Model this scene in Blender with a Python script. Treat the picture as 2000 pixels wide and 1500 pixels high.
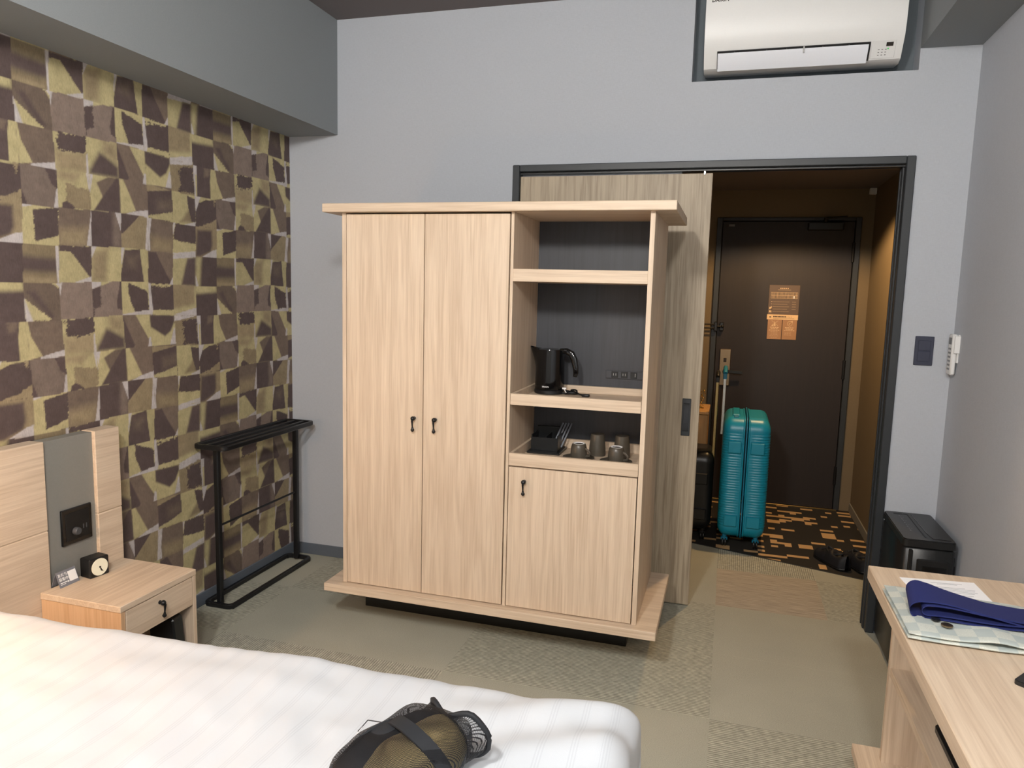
import bpy, math, random
import numpy as np
from mathutils import Vector, Matrix, noise as mnoise

random.seed(7)
for o in list(bpy.data.objects):
    bpy.data.objects.remove(o, do_unlink=True)
sc = bpy.context.scene
COL = sc.collection

# ------------------------------------------------------------------ camera
cam_d = bpy.data.cameras.new('camera')
cam = bpy.data.objects.new('camera', cam_d)
COL.objects.link(cam)
cam_d.sensor_width = 36.0
cam_d.sensor_fit = 'HORIZONTAL'
cam_d.lens = 1435.0 * 36.0 / 2000.0
cam_d.clip_start = 0.02
YAW, PITCH, ROLL = -0.28494, -0.125485, 0.025546
cy, sy, cp, sp = math.cos(YAW), math.sin(YAW), math.cos(PITCH), math.sin(PITCH)
fw = Vector((sy * cp, cy * cp, sp))
rt = Vector((cy, -sy, 0))
up = rt.cross(fw)
r2 = rt * math.cos(ROLL) + up * math.sin(ROLL)
u2 = -rt * math.sin(ROLL) + up * math.cos(ROLL)
Mc = Matrix((r2, u2, -fw)).transposed().to_4x4()
Mc.translation = (0, 0, 1.481)
cam.matrix_world = Mc
sc.camera = cam

# ------------------------------------------------------------------ world, lights, exposure
w = bpy.data.worlds.new('world')
sc.world = w
w.use_nodes = True
w.node_tree.nodes['Background'].inputs[0].default_value = (0.02, 0.022, 0.026, 1)
w.node_tree.nodes['Background'].inputs[1].default_value = 0.3
sc.view_settings.view_transform = 'Standard'
sc.view_settings.look = 'None'
sc.view_settings.exposure = 0.76
sc.view_settings.gamma = 1.0
sc.view_settings.use_curve_mapping = False

# lamp positions (the lamps themselves are built further down)
GLOBES = [(-0.62, -0.12, 2.52, 98.0), (0.12, -0.50, 2.52, 74.0)]   # x, y, z, watts: frosted globe pendants
GLOBE_R = 0.11
DOWNLIGHT = (0.33, 4.62, 2.205, 40.0)
SCONCE = (-2.06, 0.98, 0.98, 14.0)


def lamp(name, kind, loc, power, color, size=0.1, spot=None, blend=0.3, shape='DISK'):
    l = bpy.data.lights.new(name, kind)
    l.energy = power
    l.color = color
    if kind == 'AREA':
        l.shape = shape
        l.size = size
    else:
        l.shadow_soft_size = size
    if spot:
        l.spot_size = spot
        l.spot_blend = blend
    o = bpy.data.objects.new(name, l)
    o.location = loc
    COL.objects.link(o)
    return o


lamp('downlight_beam', 'SPOT', DOWNLIGHT[:3], DOWNLIGHT[3], (1.0, 0.62, 0.27), 0.03, math.radians(140), 0.30)
lamp('sconce_light', 'POINT', SCONCE[:3], SCONCE[3], (1.0, 0.55, 0.24), 0.05)


# ------------------------------------------------------------------ materials
def lin(c):
    c = [x / 255.0 for x in c]
    return tuple(x / 12.92 if x <= 0.04045 else ((x + 0.055) / 1.055) ** 2.4 for x in c)


MATS = {}


class NT:
    """small helper around a node tree"""

    def __init__(self, name):
        m = bpy.data.materials.new(name)
        m.use_nodes = True
        self.m = m
        self.t = m.node_tree
        self.b = self.t.nodes['Principled BSDF']
        MATS[name] = m

    def n(self, typ, **kw):
        nd = self.t.nodes.new(typ)
        for k, v in kw.items():
            if k.startswith('i_'):
                key = k[2:]
                key = int(key) if key.isdigit() else key.replace('_', ' ')
                nd.inputs[key].default_value = v
            else:
                setattr(nd, k, v)
        return nd

    def l(self, a, b):
        self.t.links.new(a, b)

    def pos(self, scale):
        g = self.n('ShaderNodeNewGeometry')
        mp = self.n('ShaderNodeVectorMath', operation='MULTIPLY')
        mp.inputs[1].default_value = scale
        self.l(g.outputs['Position'], mp.inputs[0])
        return mp.outputs[0]

    def ramp(self, fac, stops):
        r = self.n('ShaderNodeValToRGB')
        e = r.color_ramp.elements
        while len(e) < len(stops):
            e.new(0.5)
        for el, (p, c) in zip(e, stops):
            el.position = p
            el.color = (*c, 1)
        self.l(fac, r.inputs[0])
        return r.outputs[0]

    def mix(self, fac, a, b, blend='MIX'):
        m = self.n('ShaderNodeMix', data_type='RGBA', blend_type=blend)
        for s, v in ((0, fac), (6, a), (7, b)):
            if hasattr(v, 'links'):
                self.l(v, m.inputs[s])
            else:
                m.inputs[s].default_value = v if s == 0 else (*v, 1)
        return m.outputs[2]

    def math(self, op, a, b=0.0, c=None):
        m = self.n('ShaderNodeMath', operation=op)
        for i, v in enumerate((a, b) if c is None else (a, b, c)):
            if hasattr(v, 'links'):
                self.l(v, m.inputs[i])
            else:
                m.inputs[i].default_value = v
        return m.outputs[0]

    def noise(self, vec, scale=1.0, detail=2.0, rough=0.5):
        nz = self.n('ShaderNodeTexNoise')
        nz.inputs['Scale'].default_value = scale
        nz.inputs['Detail'].default_value = detail
        nz.inputs['Roughness'].default_value = rough
        self.l(vec, nz.inputs['Vector'])
        return nz.outputs['Fac']

    def bump(self, h, strength=0.3, dist=0.002):
        b = self.n('ShaderNodeBump')
        b.inputs['Strength'].default_value = strength
        b.inputs['Distance'].default_value = dist
        self.l(h, b.inputs['Height'])
        self.l(b.outputs[0], self.b.inputs['Normal'])

    def col(self, c):
        if hasattr(c, 'links'):
            self.l(c, self.b.inputs['Base Color'])
        else:
            self.b.inputs['Base Color'].default_value = (*c, 1)

    def set(self, **kw):
        for k, v in kw.items():
            self.b.inputs[k.replace('_', ' ')].default_value = v
        return self.m


def plain(name, rgb, rough=0.6, metal=0.0, grain=0.06, scale=180.0, spec=0.5):
    """solid paint or plastic with a slight mottle"""
    t = NT(name)
    c = lin(rgb)
    f = t.noise(t.pos((1, 1, 1)), scale, 2)
    t.col(t.mix(f, tuple(x * (1 - grain) for x in c), tuple(min(1, x * (1 + grain)) for x in c)))
    t.set(Roughness=rough, Metallic=metal)
    t.b.inputs['Specular IOR Level'].default_value = spec
    return t.m


def wood(name, axis, light, dark, rough=0.5, contrast=1.0):
    """oak laminate, grain running along the given world axis"""
    t = NT(name)
    lo = [26.0, 26.0, 26.0]
    lo['XYZ'.index(axis)] = 1.3
    fi = [210.0, 210.0, 210.0]
    fi['XYZ'.index(axis)] = 5.0
    v = t.pos(tuple(lo))
    f1 = t.noise(v, 0.55, 4, 0.6)
    wv = t.math('SINE', t.math('MULTIPLY', f1, 34.0))
    wv = t.math('MULTIPLY_ADD', wv, 0.5, 0.5)
    f2 = t.noise(t.pos(tuple(fi)), 1.0, 3, 0.6)
    f3 = t.noise(v, 0.13, 2)
    s = t.math('ADD', t.math('MULTIPLY', wv, 0.26), t.math('MULTIPLY', f2, 0.80))
    s = t.math('ADD', s, t.math('MULTIPLY', f3, 0.22))
    a, b = lin(light), lin(dark)
    mid = tuple((x * 0.6 + y * 0.4) for x, y in zip(a, b))
    k = 0.5 / contrast
    t.col(t.ramp(s, [(max(0, 0.62 - k), b), (0.60, mid), (min(1, 0.62 + k), a)]))
    t.bump(f2, 0.12, 0.001)
    t.set(Roughness=rough)
    return t.m


def make_materials():
    # wall cloth
    t = NT('wall_cloth')
    a = t.noise(t.pos((420, 420, 60)), 1, 2)
    b = t.noise(t.pos((60, 60, 520)), 1, 2)
    h = t.math('ADD', a, b)
    c = lin((182, 187, 195))
    t.col(t.mix(t.math('MULTIPLY', h, 0.5), tuple(x * 0.86 for x in c), tuple(x * 1.12 for x in c)))
    t.bump(h, 0.35, 0.001)
    t.set(Roughness=0.85)
    # entrance wall cloth, beige
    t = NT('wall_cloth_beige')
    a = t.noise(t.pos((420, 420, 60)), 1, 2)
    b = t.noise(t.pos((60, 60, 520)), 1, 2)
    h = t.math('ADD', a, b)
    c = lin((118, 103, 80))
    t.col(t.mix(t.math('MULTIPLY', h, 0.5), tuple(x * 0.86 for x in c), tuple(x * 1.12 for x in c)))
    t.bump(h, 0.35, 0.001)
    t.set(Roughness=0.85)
    # beams: same grey as the walls, their dimness put into the colour
    plain('beam_paper_dimmed', (136, 141, 144), 0.9, 0, 0.08, 300)
    plain('ceiling_paper', (112, 106, 106), 0.9, 0, 0.08, 300)
    plain('baseboard_vinyl', (92, 100, 110), 0.6)
    plain('frame_black', (44, 48, 52), 0.45)
    plain('niche_grey', (104, 112, 118), 0.8)
    OL, OD = (222, 203, 180), (180, 156, 131)
    for ax in 'XYZ':
        wood('oak_' + ax, ax, OL, OD)
    wood('oak_lamplit_Z', 'Z', (216, 182, 146), (182, 142, 104))  # oak with the bedside lamp's warm light painted into its colour
    wood('sliding_oak', 'Z', (190, 174, 150), (128, 112, 92), 0.5, 1.35)
    wood('dark_door', 'Z', (38, 28, 24), (26, 19, 17), 0.55)
    wood('dark_back', 'Z', (62, 64, 70), (48, 50, 55), 0.5)
    wood('cabinet_oak', 'Z', (206, 160, 104), (170, 122, 70))
    plain('black_metal', (18, 19, 22), 0.38)
    plain('black_plastic', (16, 17, 19), 0.45)
    plain('black_satin', (24, 26, 28), 0.35)
    plain('black_gloss', (10, 11, 13), 0.08)
    plain('grey_panel', (134, 132, 126), 0.65)
    plain('white_plastic', (226, 227, 227), 0.4, 0, 0.02)
    plain('flap_white', (228, 232, 240), 0.4, 0, 0.02)
    plain('paper_white', (244, 246, 250), 0.8, 0, 0.02)
    plain('ink_grey', (150, 154, 162), 0.8)
    plain('print_white', (240, 240, 240), 0.7, 0, 0.02)
    plain('print_dark', (40, 34, 30), 0.7)
    plain('card_grey', (122, 124, 132), 0.4)
    plain('dial_cream', (238, 236, 214), 0.5, 0, 0.02)
    plain('steel', (190, 190, 188), 0.28, 1.0)
    plain('brass', (200, 168, 96), 0.25, 1.0)
    plain('champagne', (168, 148, 104), 0.3, 1.0)
    plain('lock_steel', (150, 130, 104), 0.4, 1.0)
    plain('teal_shell', (14, 136, 162), 0.36, 0, 0.03)
    plain('teal_dark', (12, 110, 140), 0.45)
    plain('mug_grey', (80, 74, 65), 0.35)
    plain('sign_brown', (96, 77, 61), 0.5)
    plain('sign_amber', (232, 196, 150), 0.6)
    plain('sign_copper', (166, 122, 78), 0.4)
    plain('line_amber', (226, 194, 150), 0.6)
    plain('navy_cloth', (20, 32, 92), 0.85, 0, 0.12, 900)
    plain('shoe_black', (20, 22, 30), 0.6)
    plain('switch_dark', (54, 58, 76), 0.4)
    plain('hook_grey', (120, 122, 124), 0.5)
    plain('olive_knit', (194, 176, 126), 0.85, 0, 0.15, 600)
    plain('webbing', (32, 35, 40), 0.7, 0, 0.12, 900)
    plain('packet', (92, 98, 108), 0.5)
    plain('led_green', (90, 220, 120), 0.5)
    plain('grey_rubber', (70, 72, 76), 0.6)
    plain('front_wall', (170, 170, 168), 0.9)
    # glowing lamp diffuser
    for nm, c, s in [('lamp_glow_%d' % i, (1.0, 0.96, 0.90), g_[3] / (4 * math.pi ** 2 * GLOBE_R ** 2)) for i, g_ in enumerate(GLOBES)] + [('warm_glow', (1.0, 0.6, 0.26), 5.0)]:
        t = NT(nm)
        t.col((0.8, 0.8, 0.8))
        t.b.inputs['Emission Color'].default_value = (*c, 1)
        t.b.inputs['Emission Strength'].default_value = s
    # carpets
    base = lin((172, 171, 156))
    t = NT('carpet_plain')
    f = t.noise(t.pos((260, 520, 1)), 1, 2)
    g = t.noise(t.pos((3, 3, 3)), 1, 2)
    s = t.math('ADD', t.math('MULTIPLY', f, 0.8), t.math('MULTIPLY', g, 0.25))
    t.col(t.ramp(s, [(0.3, tuple(x * 0.80 for x in base)), (0.75, tuple(x * 1.22 for x in base))]))
    t.bump(f, 0.5, 0.003)
    t.set(Roughness=0.95)
    for nm, ai, bi in (('carpet_rib_x', 0, 1), ('carpet_rib_y', 1, 0)):
        t = NT(nm)
        sep = t.n('ShaderNodeSeparateXYZ')
        t.l(t.pos((1, 1, 1)), sep.inputs[0])
        along, across = sep.outputs[ai], sep.outputs[bi]
        rowi = t.math('FLOOR', t.math('MULTIPLY', across, 95.0))
        rib = t.math('SINE', t.math('MULTIPLY', across, 95.0 * 2 * math.pi))
        cmb = t.n('ShaderNodeCombineXYZ')
        t.l(t.math('MULTIPLY', along, 42.0), cmb.inputs[0])
        t.l(t.math('MULTIPLY', rowi, 7.31), cmb.inputs[1])
        dash = t.noise(cmb.outputs[0], 1.0, 2)
        f = t.math('ADD', t.math('MULTIPLY', t.math('MULTIPLY_ADD', rib, 0.5, 0.5), 0.40), t.math('MULTIPLY', dash, 0.62))
        f2 = t.noise(t.pos((420, 420, 1)), 1, 1)
        s = t.math('ADD', f, t.math('MULTIPLY', f2, 0.12))
        t.col(t.ramp(s, [(0.30, tuple(x * 0.60 for x in base)), (0.58, tuple(x * 0.90 for x in base)),
                         (0.86, tuple(min(1, x * 1.45) for x in base))]))
        t.bump(f, 0.7, 0.004)
        t.set(Roughness=0.95)
    b2 = lin((176, 165, 148))
    t = NT('carpet_streak')
    f = t.noise(t.pos((9, 210, 1)), 1, 3)
    f2 = t.noise(t.pos((420, 420, 1)), 1, 1)
    s = t.math('ADD', t.math('MULTIPLY', f, 0.75), t.math('MULTIPLY', f2, 0.3))
    t.col(t.ramp(s, [(0.36, tuple(x * 0.62 for x in b2)), (0.66, tuple(x * 1.25 for x in b2))]))
    t.bump(f, 0.5, 0.003)
    t.set(Roughness=0.95)
    # entrance mat: small tan dashes woven into black
    t = NT('entrance_carpet')
    g = t.n('ShaderNodeNewGeometry')
    sn = t.n('ShaderNodeVectorMath', operation='SNAP')
    sn.inputs[1].default_value = (0.040, 0.036, 10.0)
    t.l(g.outputs['Position'], sn.inputs[0])
    # clusters: dashes join where a broader field is high
    wn = t.n('ShaderNodeTexWhiteNoise', noise_dimensions='3D')
    t.l(sn.outputs[0], wn.inputs['Vector'])
    sn2 = t.n('ShaderNodeVectorMath', operation='SNAP')
    sn2.inputs[1].default_value = (0.080, 0.036, 10.0)
    t.l(g.outputs['Position'], sn2.inputs[0])
    wn2 = t.n('ShaderNodeTexWhiteNoise', noise_dimensions='3D')
    t.l(sn2.outputs[0], wn2.inputs['Vector'])
    s = t.math('ADD', t.math('MULTIPLY', wn.outputs['Value'], 0.25), t.math('MULTIPLY', wn2.outputs['Value'], 0.75))
    m = t.math('GREATER_THAN', s, 0.775)
    fz = t.noise(t.pos((420, 420, 1)), 1, 1)
    dk = t.mix(fz, lin((20, 18, 16)), lin((50, 45, 38)))
    lt = t.mix(fz, lin((176, 142, 100)), lin((224, 184, 132)))
    t.col(t.mix(m, dk, lt))
    t.bump(fz, 0.4, 0.003)
    t.set(Roughness=0.95)
    # duvet: white cotton with fine woven triple stripes
    t = NT('duvet_cotton')
    px = t.pos((1, 1, 1))
    sep = t.n('ShaderNodeSeparateXYZ')
    t.l(px, sep.inputs[0])
    st = t.math('PINGPONG', t.math('MULTIPLY', sep.outputs[0], 15.0), 0.5)
    st = t.math('LESS_THAN', st, 0.14)
    fine = t.math('GREATER_THAN', t.math('PINGPONG', t.math('MULTIPLY', sep.outputs[0], 160.0), 0.5), 0.25)
    st = t.math('MULTIPLY', st, fine)
    t.col(t.mix(t.math('MULTIPLY', st, 0.55), lin((206, 212, 219)), lin((192, 198, 206))))
    t.bump(t.math('ADD', t.math('MULTIPLY', st, 0.25), t.noise(px, 700, 1)), 0.15, 0.001)
    t.set(Roughness=0.8)
    t.b.inputs['Sheen Weight'].default_value = 0.1
    # garment: sage cotton woven in squares
    t = NT('sage_check')
    ck = t.n('ShaderNodeTexChecker')
    ck.inputs['Scale'].default_value = 1.0
    t.l(t.pos((26, 26, 0.001)), ck.inputs['Vector'])
    wv = t.noise(t.pos((420, 900, 420)), 1, 2)
    lt = t.mix(wv, lin((168, 176, 168)), lin((226, 228, 220)))
    t.col(t.mix(ck.outputs['Fac'], lin((178, 188, 186)), lt))
    t.bump(wv, 0.3, 0.001)
    t.set(Roughness=0.9)
    # black net with see-through holes
    t = NT('black_net')
    v = t.pos((1, 1, 1))
    sep = t.n('ShaderNodeSeparateXYZ')
    t.l(v, sep.inputs[0])
    d1 = t.math('PINGPONG', t.math('MULTIPLY', t.math('ADD', sep.outputs[0], t.math('MULTIPLY', sep.outputs[1], 1.6)), 230.0), 0.5)
    d2 = t.math('PINGPONG', t.math('MULTIPLY', t.math('SUBTRACT', sep.outputs[0], sep.outputs[1]), 260.0), 0.5)
    hole = t.math('MULTIPLY', t.math('GREATER_THAN', d1, 0.26), t.math('GREATER_THAN', d2, 0.16))
    t.col(lin((16, 18, 24)))
    t.l(t.math('SUBTRACT', 1.0, hole), t.b.inputs['Alpha'])
    t.set(Roughness=0.6)
    # patchwork print, colours stored on the paper
    t = NT('patchwork_paper')
    at = t.n('ShaderNodeAttribute')
    at.attribute_name = 'print'
    a = t.noise(t.pos((1, 500, 70)), 1, 3)
    b = t.noise(t.pos((1, 26, 30)), 1, 4, 0.65)
    s = t.math('ADD', t.math('MULTIPLY', a, 0.5), t.math('MULTIPLY', b, 0.5))
    k = t.math('MULTIPLY_ADD', s, 1.3, 0.35)
    v = t.n('ShaderNodeVectorMath', operation='SCALE')
    t.l(at.outputs['Color'], v.inputs[0])
    t.l(k, v.inputs['Scale'])
    t.l(v.outputs[0], t.b.inputs['Base Color'])
    t.bump(a, 0.2, 0.001)
    t.set(Roughness=0.7)


make_materials()
M = MATS


# ------------------------------------------------------------------ geometry helpers
class G:
    """collects shapes; build() links them as ONE mesh object"""

    def __init__(self):
        self.v, self.f = [], []

    def add(self, vs, fs, mx=None):
        o = len(self.v)
        if mx is not None:
            vs = [tuple(mx @ Vector(p)) for p in vs]
        self.v += [tuple(p) for p in vs]
        self.f += [tuple(i + o for i in f) for f in fs]
        return self

    def box(self, x0, x1, y0, y1, z0, z1, b=0.0, mx=None):
        if x0 > x1: x0, x1 = x1, x0
        if y0 > y1: y0, y1 = y1, y0
        if z0 > z1: z0, z1 = z1, z0
        b = min(b, (x1 - x0) * 0.45, (y1 - y0) * 0.45, (z1 - z0) * 0.45)
        if b <= 0:
            vs = [(x, y, z) for x in (x0, x1) for y in (y0, y1) for z in (z0, z1)]
            fs = [(0, 1, 3, 2), (4, 6, 7, 5), (0, 4, 5, 1), (2, 3, 7, 6), (0, 2, 6, 4), (1, 5, 7, 3)]
            return self.add(vs, fs, mx)
        vs, idx = [], {}
        lo, hi = (x0, y0, z0), (x1, y1, z1)
        for sx in (0, 1):
            for sy_ in (0, 1):
                for sz in (0, 1):
                    s = (sx, sy_, sz)
                    for a in range(3):
                        p = []
                        for k in range(3):
                            e = hi[k] if s[k] else lo[k]
                            if k != a:
                                e += -b if s[k] else b
                            p.append(e)
                        idx[(s, a)] = len(vs)
                        vs.append(tuple(p))
        fs = []
        cs = [(0, 0), (1, 0), (1, 1), (0, 1)]
        for a in range(3):
            for side in (0, 1):
                q = []
                for c in cs:
                    s = [0, 0, 0]
                    s[a] = side
                    s[(a + 1) % 3], s[(a + 2) % 3] = c
                    q.append(idx[(tuple(s), a)])
                fs.append(tuple(q if side else q[::-1]))
        for a in range(3):
            b1, b2 = (a + 1) % 3, (a + 2) % 3
            for c in cs:
                q = []
                for e, ax in ((0, b1), (1, b1), (1, b2), (0, b2)):
                    s = [0, 0, 0]
                    s[a] = e
                    s[b1], s[b2] = c
                    q.append(idx[(tuple(s), ax)])
                fs.append(tuple(q))
        for sx in (0, 1):
            for sy_ in (0, 1):
                for sz in (0, 1):
                    s = (sx, sy_, sz)
                    fs.append((idx[(s, 0)], idx[(s, 1)], idx[(s, 2)]))
        return self.add(vs, fs, mx)

    def tube(self, path, r, n=8, closed=False, cap=True, sec=None, upv=(0, 0, 1), mx=None):
        """sweep; r is a radius or a list of radii; sec = (w, h) gives a rectangular section"""
        P = [Vector(p) for p in path]
        m = len(P)
        rs = r if isinstance(r, (list, tuple)) else [r] * m
        vs, fs = [], []
        ref = Vector(upv)
        for i, p in enumerate(P):
            if closed:
                d = (P[(i + 1) % m] - P[i - 1])
            else:
                d = P[min(i + 1, m - 1)] - P[max(i - 1, 0)]
            d.normalize()
            a = d.cross(ref)
            if a.length < 1e-4:
                a = d.cross(Vector((1, 0, 0)))
                if a.length < 1e-4:
                    a = d.cross(Vector((0, 1, 0)))
            a.normalize()
            bb = a.cross(d).normalized()
            if sec:
                w2, h2 = sec[0] / 2 * rs[i], sec[1] / 2 * rs[i]
                c = min(w2, h2) * 0.35
                ring = [(w2 - c, h2), (-w2 + c, h2), (-w2, h2 - c), (-w2, -h2 + c), (-w2 + c, -h2), (w2 - c, -h2), (w2, -h2 + c), (w2, h2 - c)]
            else:
                ring = [(math.cos(2 * math.pi * k / n) * rs[i], math.sin(2 * math.pi * k / n) * rs[i]) for k in range(n)]
            for x, y in ring:
                vs.append(tuple(p + a * x + bb * y))
        n = 8 if sec else n
        for i in range(m if closed else m - 1):
            j = (i + 1) % m
            for k in range(n):
                k2 = (k + 1) % n
                fs.append((i * n + k, i * n + k2, j * n + k2, j * n + k))
        if cap and not closed:
            fs.append(tuple(range(n))[::-1])
            fs.append(tuple((m - 1) * n + k for k in range(n)))
        return self.add(vs, fs, mx)

    def lathe(self, prof, c=(0, 0, 0), n=24, axis='Z', mx=None):
        vs, fs = [], []
        for r, h in prof:
            for k in range(n):
                a = 2 * math.pi * k / n
                x, y = r * math.cos(a), r * math.sin(a)
                p = {'Z': (x, y, h), 'Y': (x, h, -y), 'X': (h, x, y)}[axis]
                vs.append((c[0] + p[0], c[1] + p[1], c[2] + p[2]))
        m = len(prof)
        for i in range(m - 1):
            for k in range(n):
                k2 = (k + 1) % n
                fs.append((i * n + k, i * n + k2, (i + 1) * n + k2, (i + 1) * n + k))
        fs.append(tuple(range(n))[::-1])
        fs.append(tuple((m - 1) * n + k for k in range(n)))
        return self.add(vs, fs, mx)

    def ball(self, c, r, n=10, s=(1, 1, 1), mx=None):
        pr = []
        vs, fs = [], []
        for i in range(n + 1):
            t = math.pi * i / n
            for k in range(2 * n):
                a = math.pi * k / n
                vs.append((c[0] + r * s[0] * math.sin(t) * math.cos(a), c[1] + r * s[1] * math.sin(t) * math.sin(a), c[2] + r * s[2] * math.cos(t)))
        for i in range(n):
            for k in range(2 * n):
                k2 = (k + 1) % (2 * n)
                fs.append((i * 2 * n + k, (i + 1) * 2 * n + k, (i + 1) * 2 * n + k2, i * 2 * n + k2))
        return self.add(vs, fs, mx)

    def prism(self, poly, axis, a, b, mx=None):
        """poly: 2-D points in the plane of the other two axes (cyclic order), extruded from a to b"""
        k = 'XYZ'.index(axis)
        vs = []
        for h in (a, b):
            for p in poly:
                q = [0, 0, 0]
                q[k] = h
                q[(k + 1) % 3], q[(k + 2) % 3] = p
                vs.append(tuple(q))
        n = len(poly)
        fs = [tuple(range(n))[::-1], tuple(range(n, 2 * n))]
        for i in range(n):
            j = (i + 1) % n
            fs.append((i, j, n + j, n + i))
        return self.add(vs, fs, mx)

    def grid(self, fn, nu, nv, closed_u=False, mx=None):
        vs = [fn(i / nu, j / nv) for j in range(nv + 1) for i in range(nu + (0 if closed_u else 1))]
        w_ = nu if closed_u else nu + 1
        fs = []
        for j in range(nv):
            for i in range(nu):
                i2 = (i + 1) % w_
                fs.append((j * w_ + i, j * w_ + i2, (j + 1) * w_ + i2, (j + 1) * w_ + i))
        return self.add(vs, fs, mx)

    def build(self, name, mat, parent=None, smooth=None, local=False):
        off = Vector((0, 0, 0))
        if parent is not None and not local:
            off = parent.get('_o', None)
            off = Vector(off) if off is not None else Vector((0, 0, 0))
        me = bpy.data.meshes.new(name)
        me.from_pydata([(p[0] - off[0], p[1] - off[1], p[2] - off[2]) for p in self.v], [], self.f)
        import bmesh
        bm = bmesh.new()
        bm.from_mesh(me)
        bmesh.ops.recalc_face_normals(bm, faces=bm.faces)
        bm.to_mesh(me)
        bm.free()
        me.materials.append(M[mat])
        if smooth:
            me.polygons.foreach_set('use_smooth', [True] * len(me.polygons))
            me.set_sharp_from_angle(angle=math.radians(smooth))
        o = bpy.data.objects.new(name, me)
        COL.objects.link(o)
        if parent is not None:
            o.parent = parent
            if '_o' in parent:
                o['_o'] = list(parent['_o'])
        return o


def thing(name, label, cat, loc=(0, 0, 0), group=None, rot=None):
    o = bpy.data.objects.new(name, None)
    o.empty_display_size = 0.05
    COL.objects.link(o)
    o.location = loc
    if rot is not None:
        o.rotation_euler = rot
    o['label'] = label
    o['category'] = cat
    o['_o'] = list(loc)
    if group:
        o['group'] = group
    return o


def tag(o, label, cat, group=None):
    o['label'] = label
    o['category'] = cat
    if group:
        o['group'] = group
    return o


def struct(o, label=None):
    o['kind'] = 'structure'
    if label:
        o['label'] = label
    return o


def copy_tree(o, parent=None):
    c = o.copy()
    COL.objects.link(c)
    if parent is not None:
        c.parent = parent
    for ch in list(o.children):
        copy_tree(ch, c)
    return c


def text(body, size, mat, parent, mx, name='lettering', bold=False, shear=0.0, ext=0.0004, align='LEFT'):
    """raised print: letters as a thin mesh placed by the matrix mx (local x = reading direction)"""
    cu = bpy.data.curves.new('t', 'FONT')
    cu.body = body
    cu.size = size
    cu.extrude = ext
    cu.shear = shear
    cu.align_x = align
    if bold:
        cu.offset = size * 0.02
    ob = bpy.data.objects.new('t', cu)
    COL.objects.link(ob)
    dg = bpy.context.evaluated_depsgraph_get()
    dg.update()
    me = bpy.data.meshes.new_from_object(ob.evaluated_get(dg))
    bpy.data.objects.remove(ob, do_unlink=True)
    me.name = name
    me.transform(mx)
    off = parent.get('_o', None)
    if off is not None:
        me.transform(Matrix.Translation(-Vector(off)))
    me.materials.clear()
    me.materials.append(M[mat])
    o = bpy.data.objects.new(name, me)
    COL.objects.link(o)
    o.parent = parent
    if off is not None:
        o['_o'] = list(off)
    return o


def frame_mx(origin, xdir, ydir):
    x = Vector(xdir).normalized()
    y = Vector(ydir).normalized()
    z = x.cross(y)
    m = Matrix((x, y, z)).transposed().to_4x4()
    m.translation = origin
    return m


# ------------------------------------------------------------------ the room
D = 3.481          # back wall
XL, XR = -2.27, 0.904
YN = -1.7          # wall behind the camera
ZC = 2.814
EY = 5.512         # entrance end wall
ER, EL = 0.89, -0.95
DL, DR, DT = -1.04, 0.70, 2.08   # door frame outer size


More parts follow.
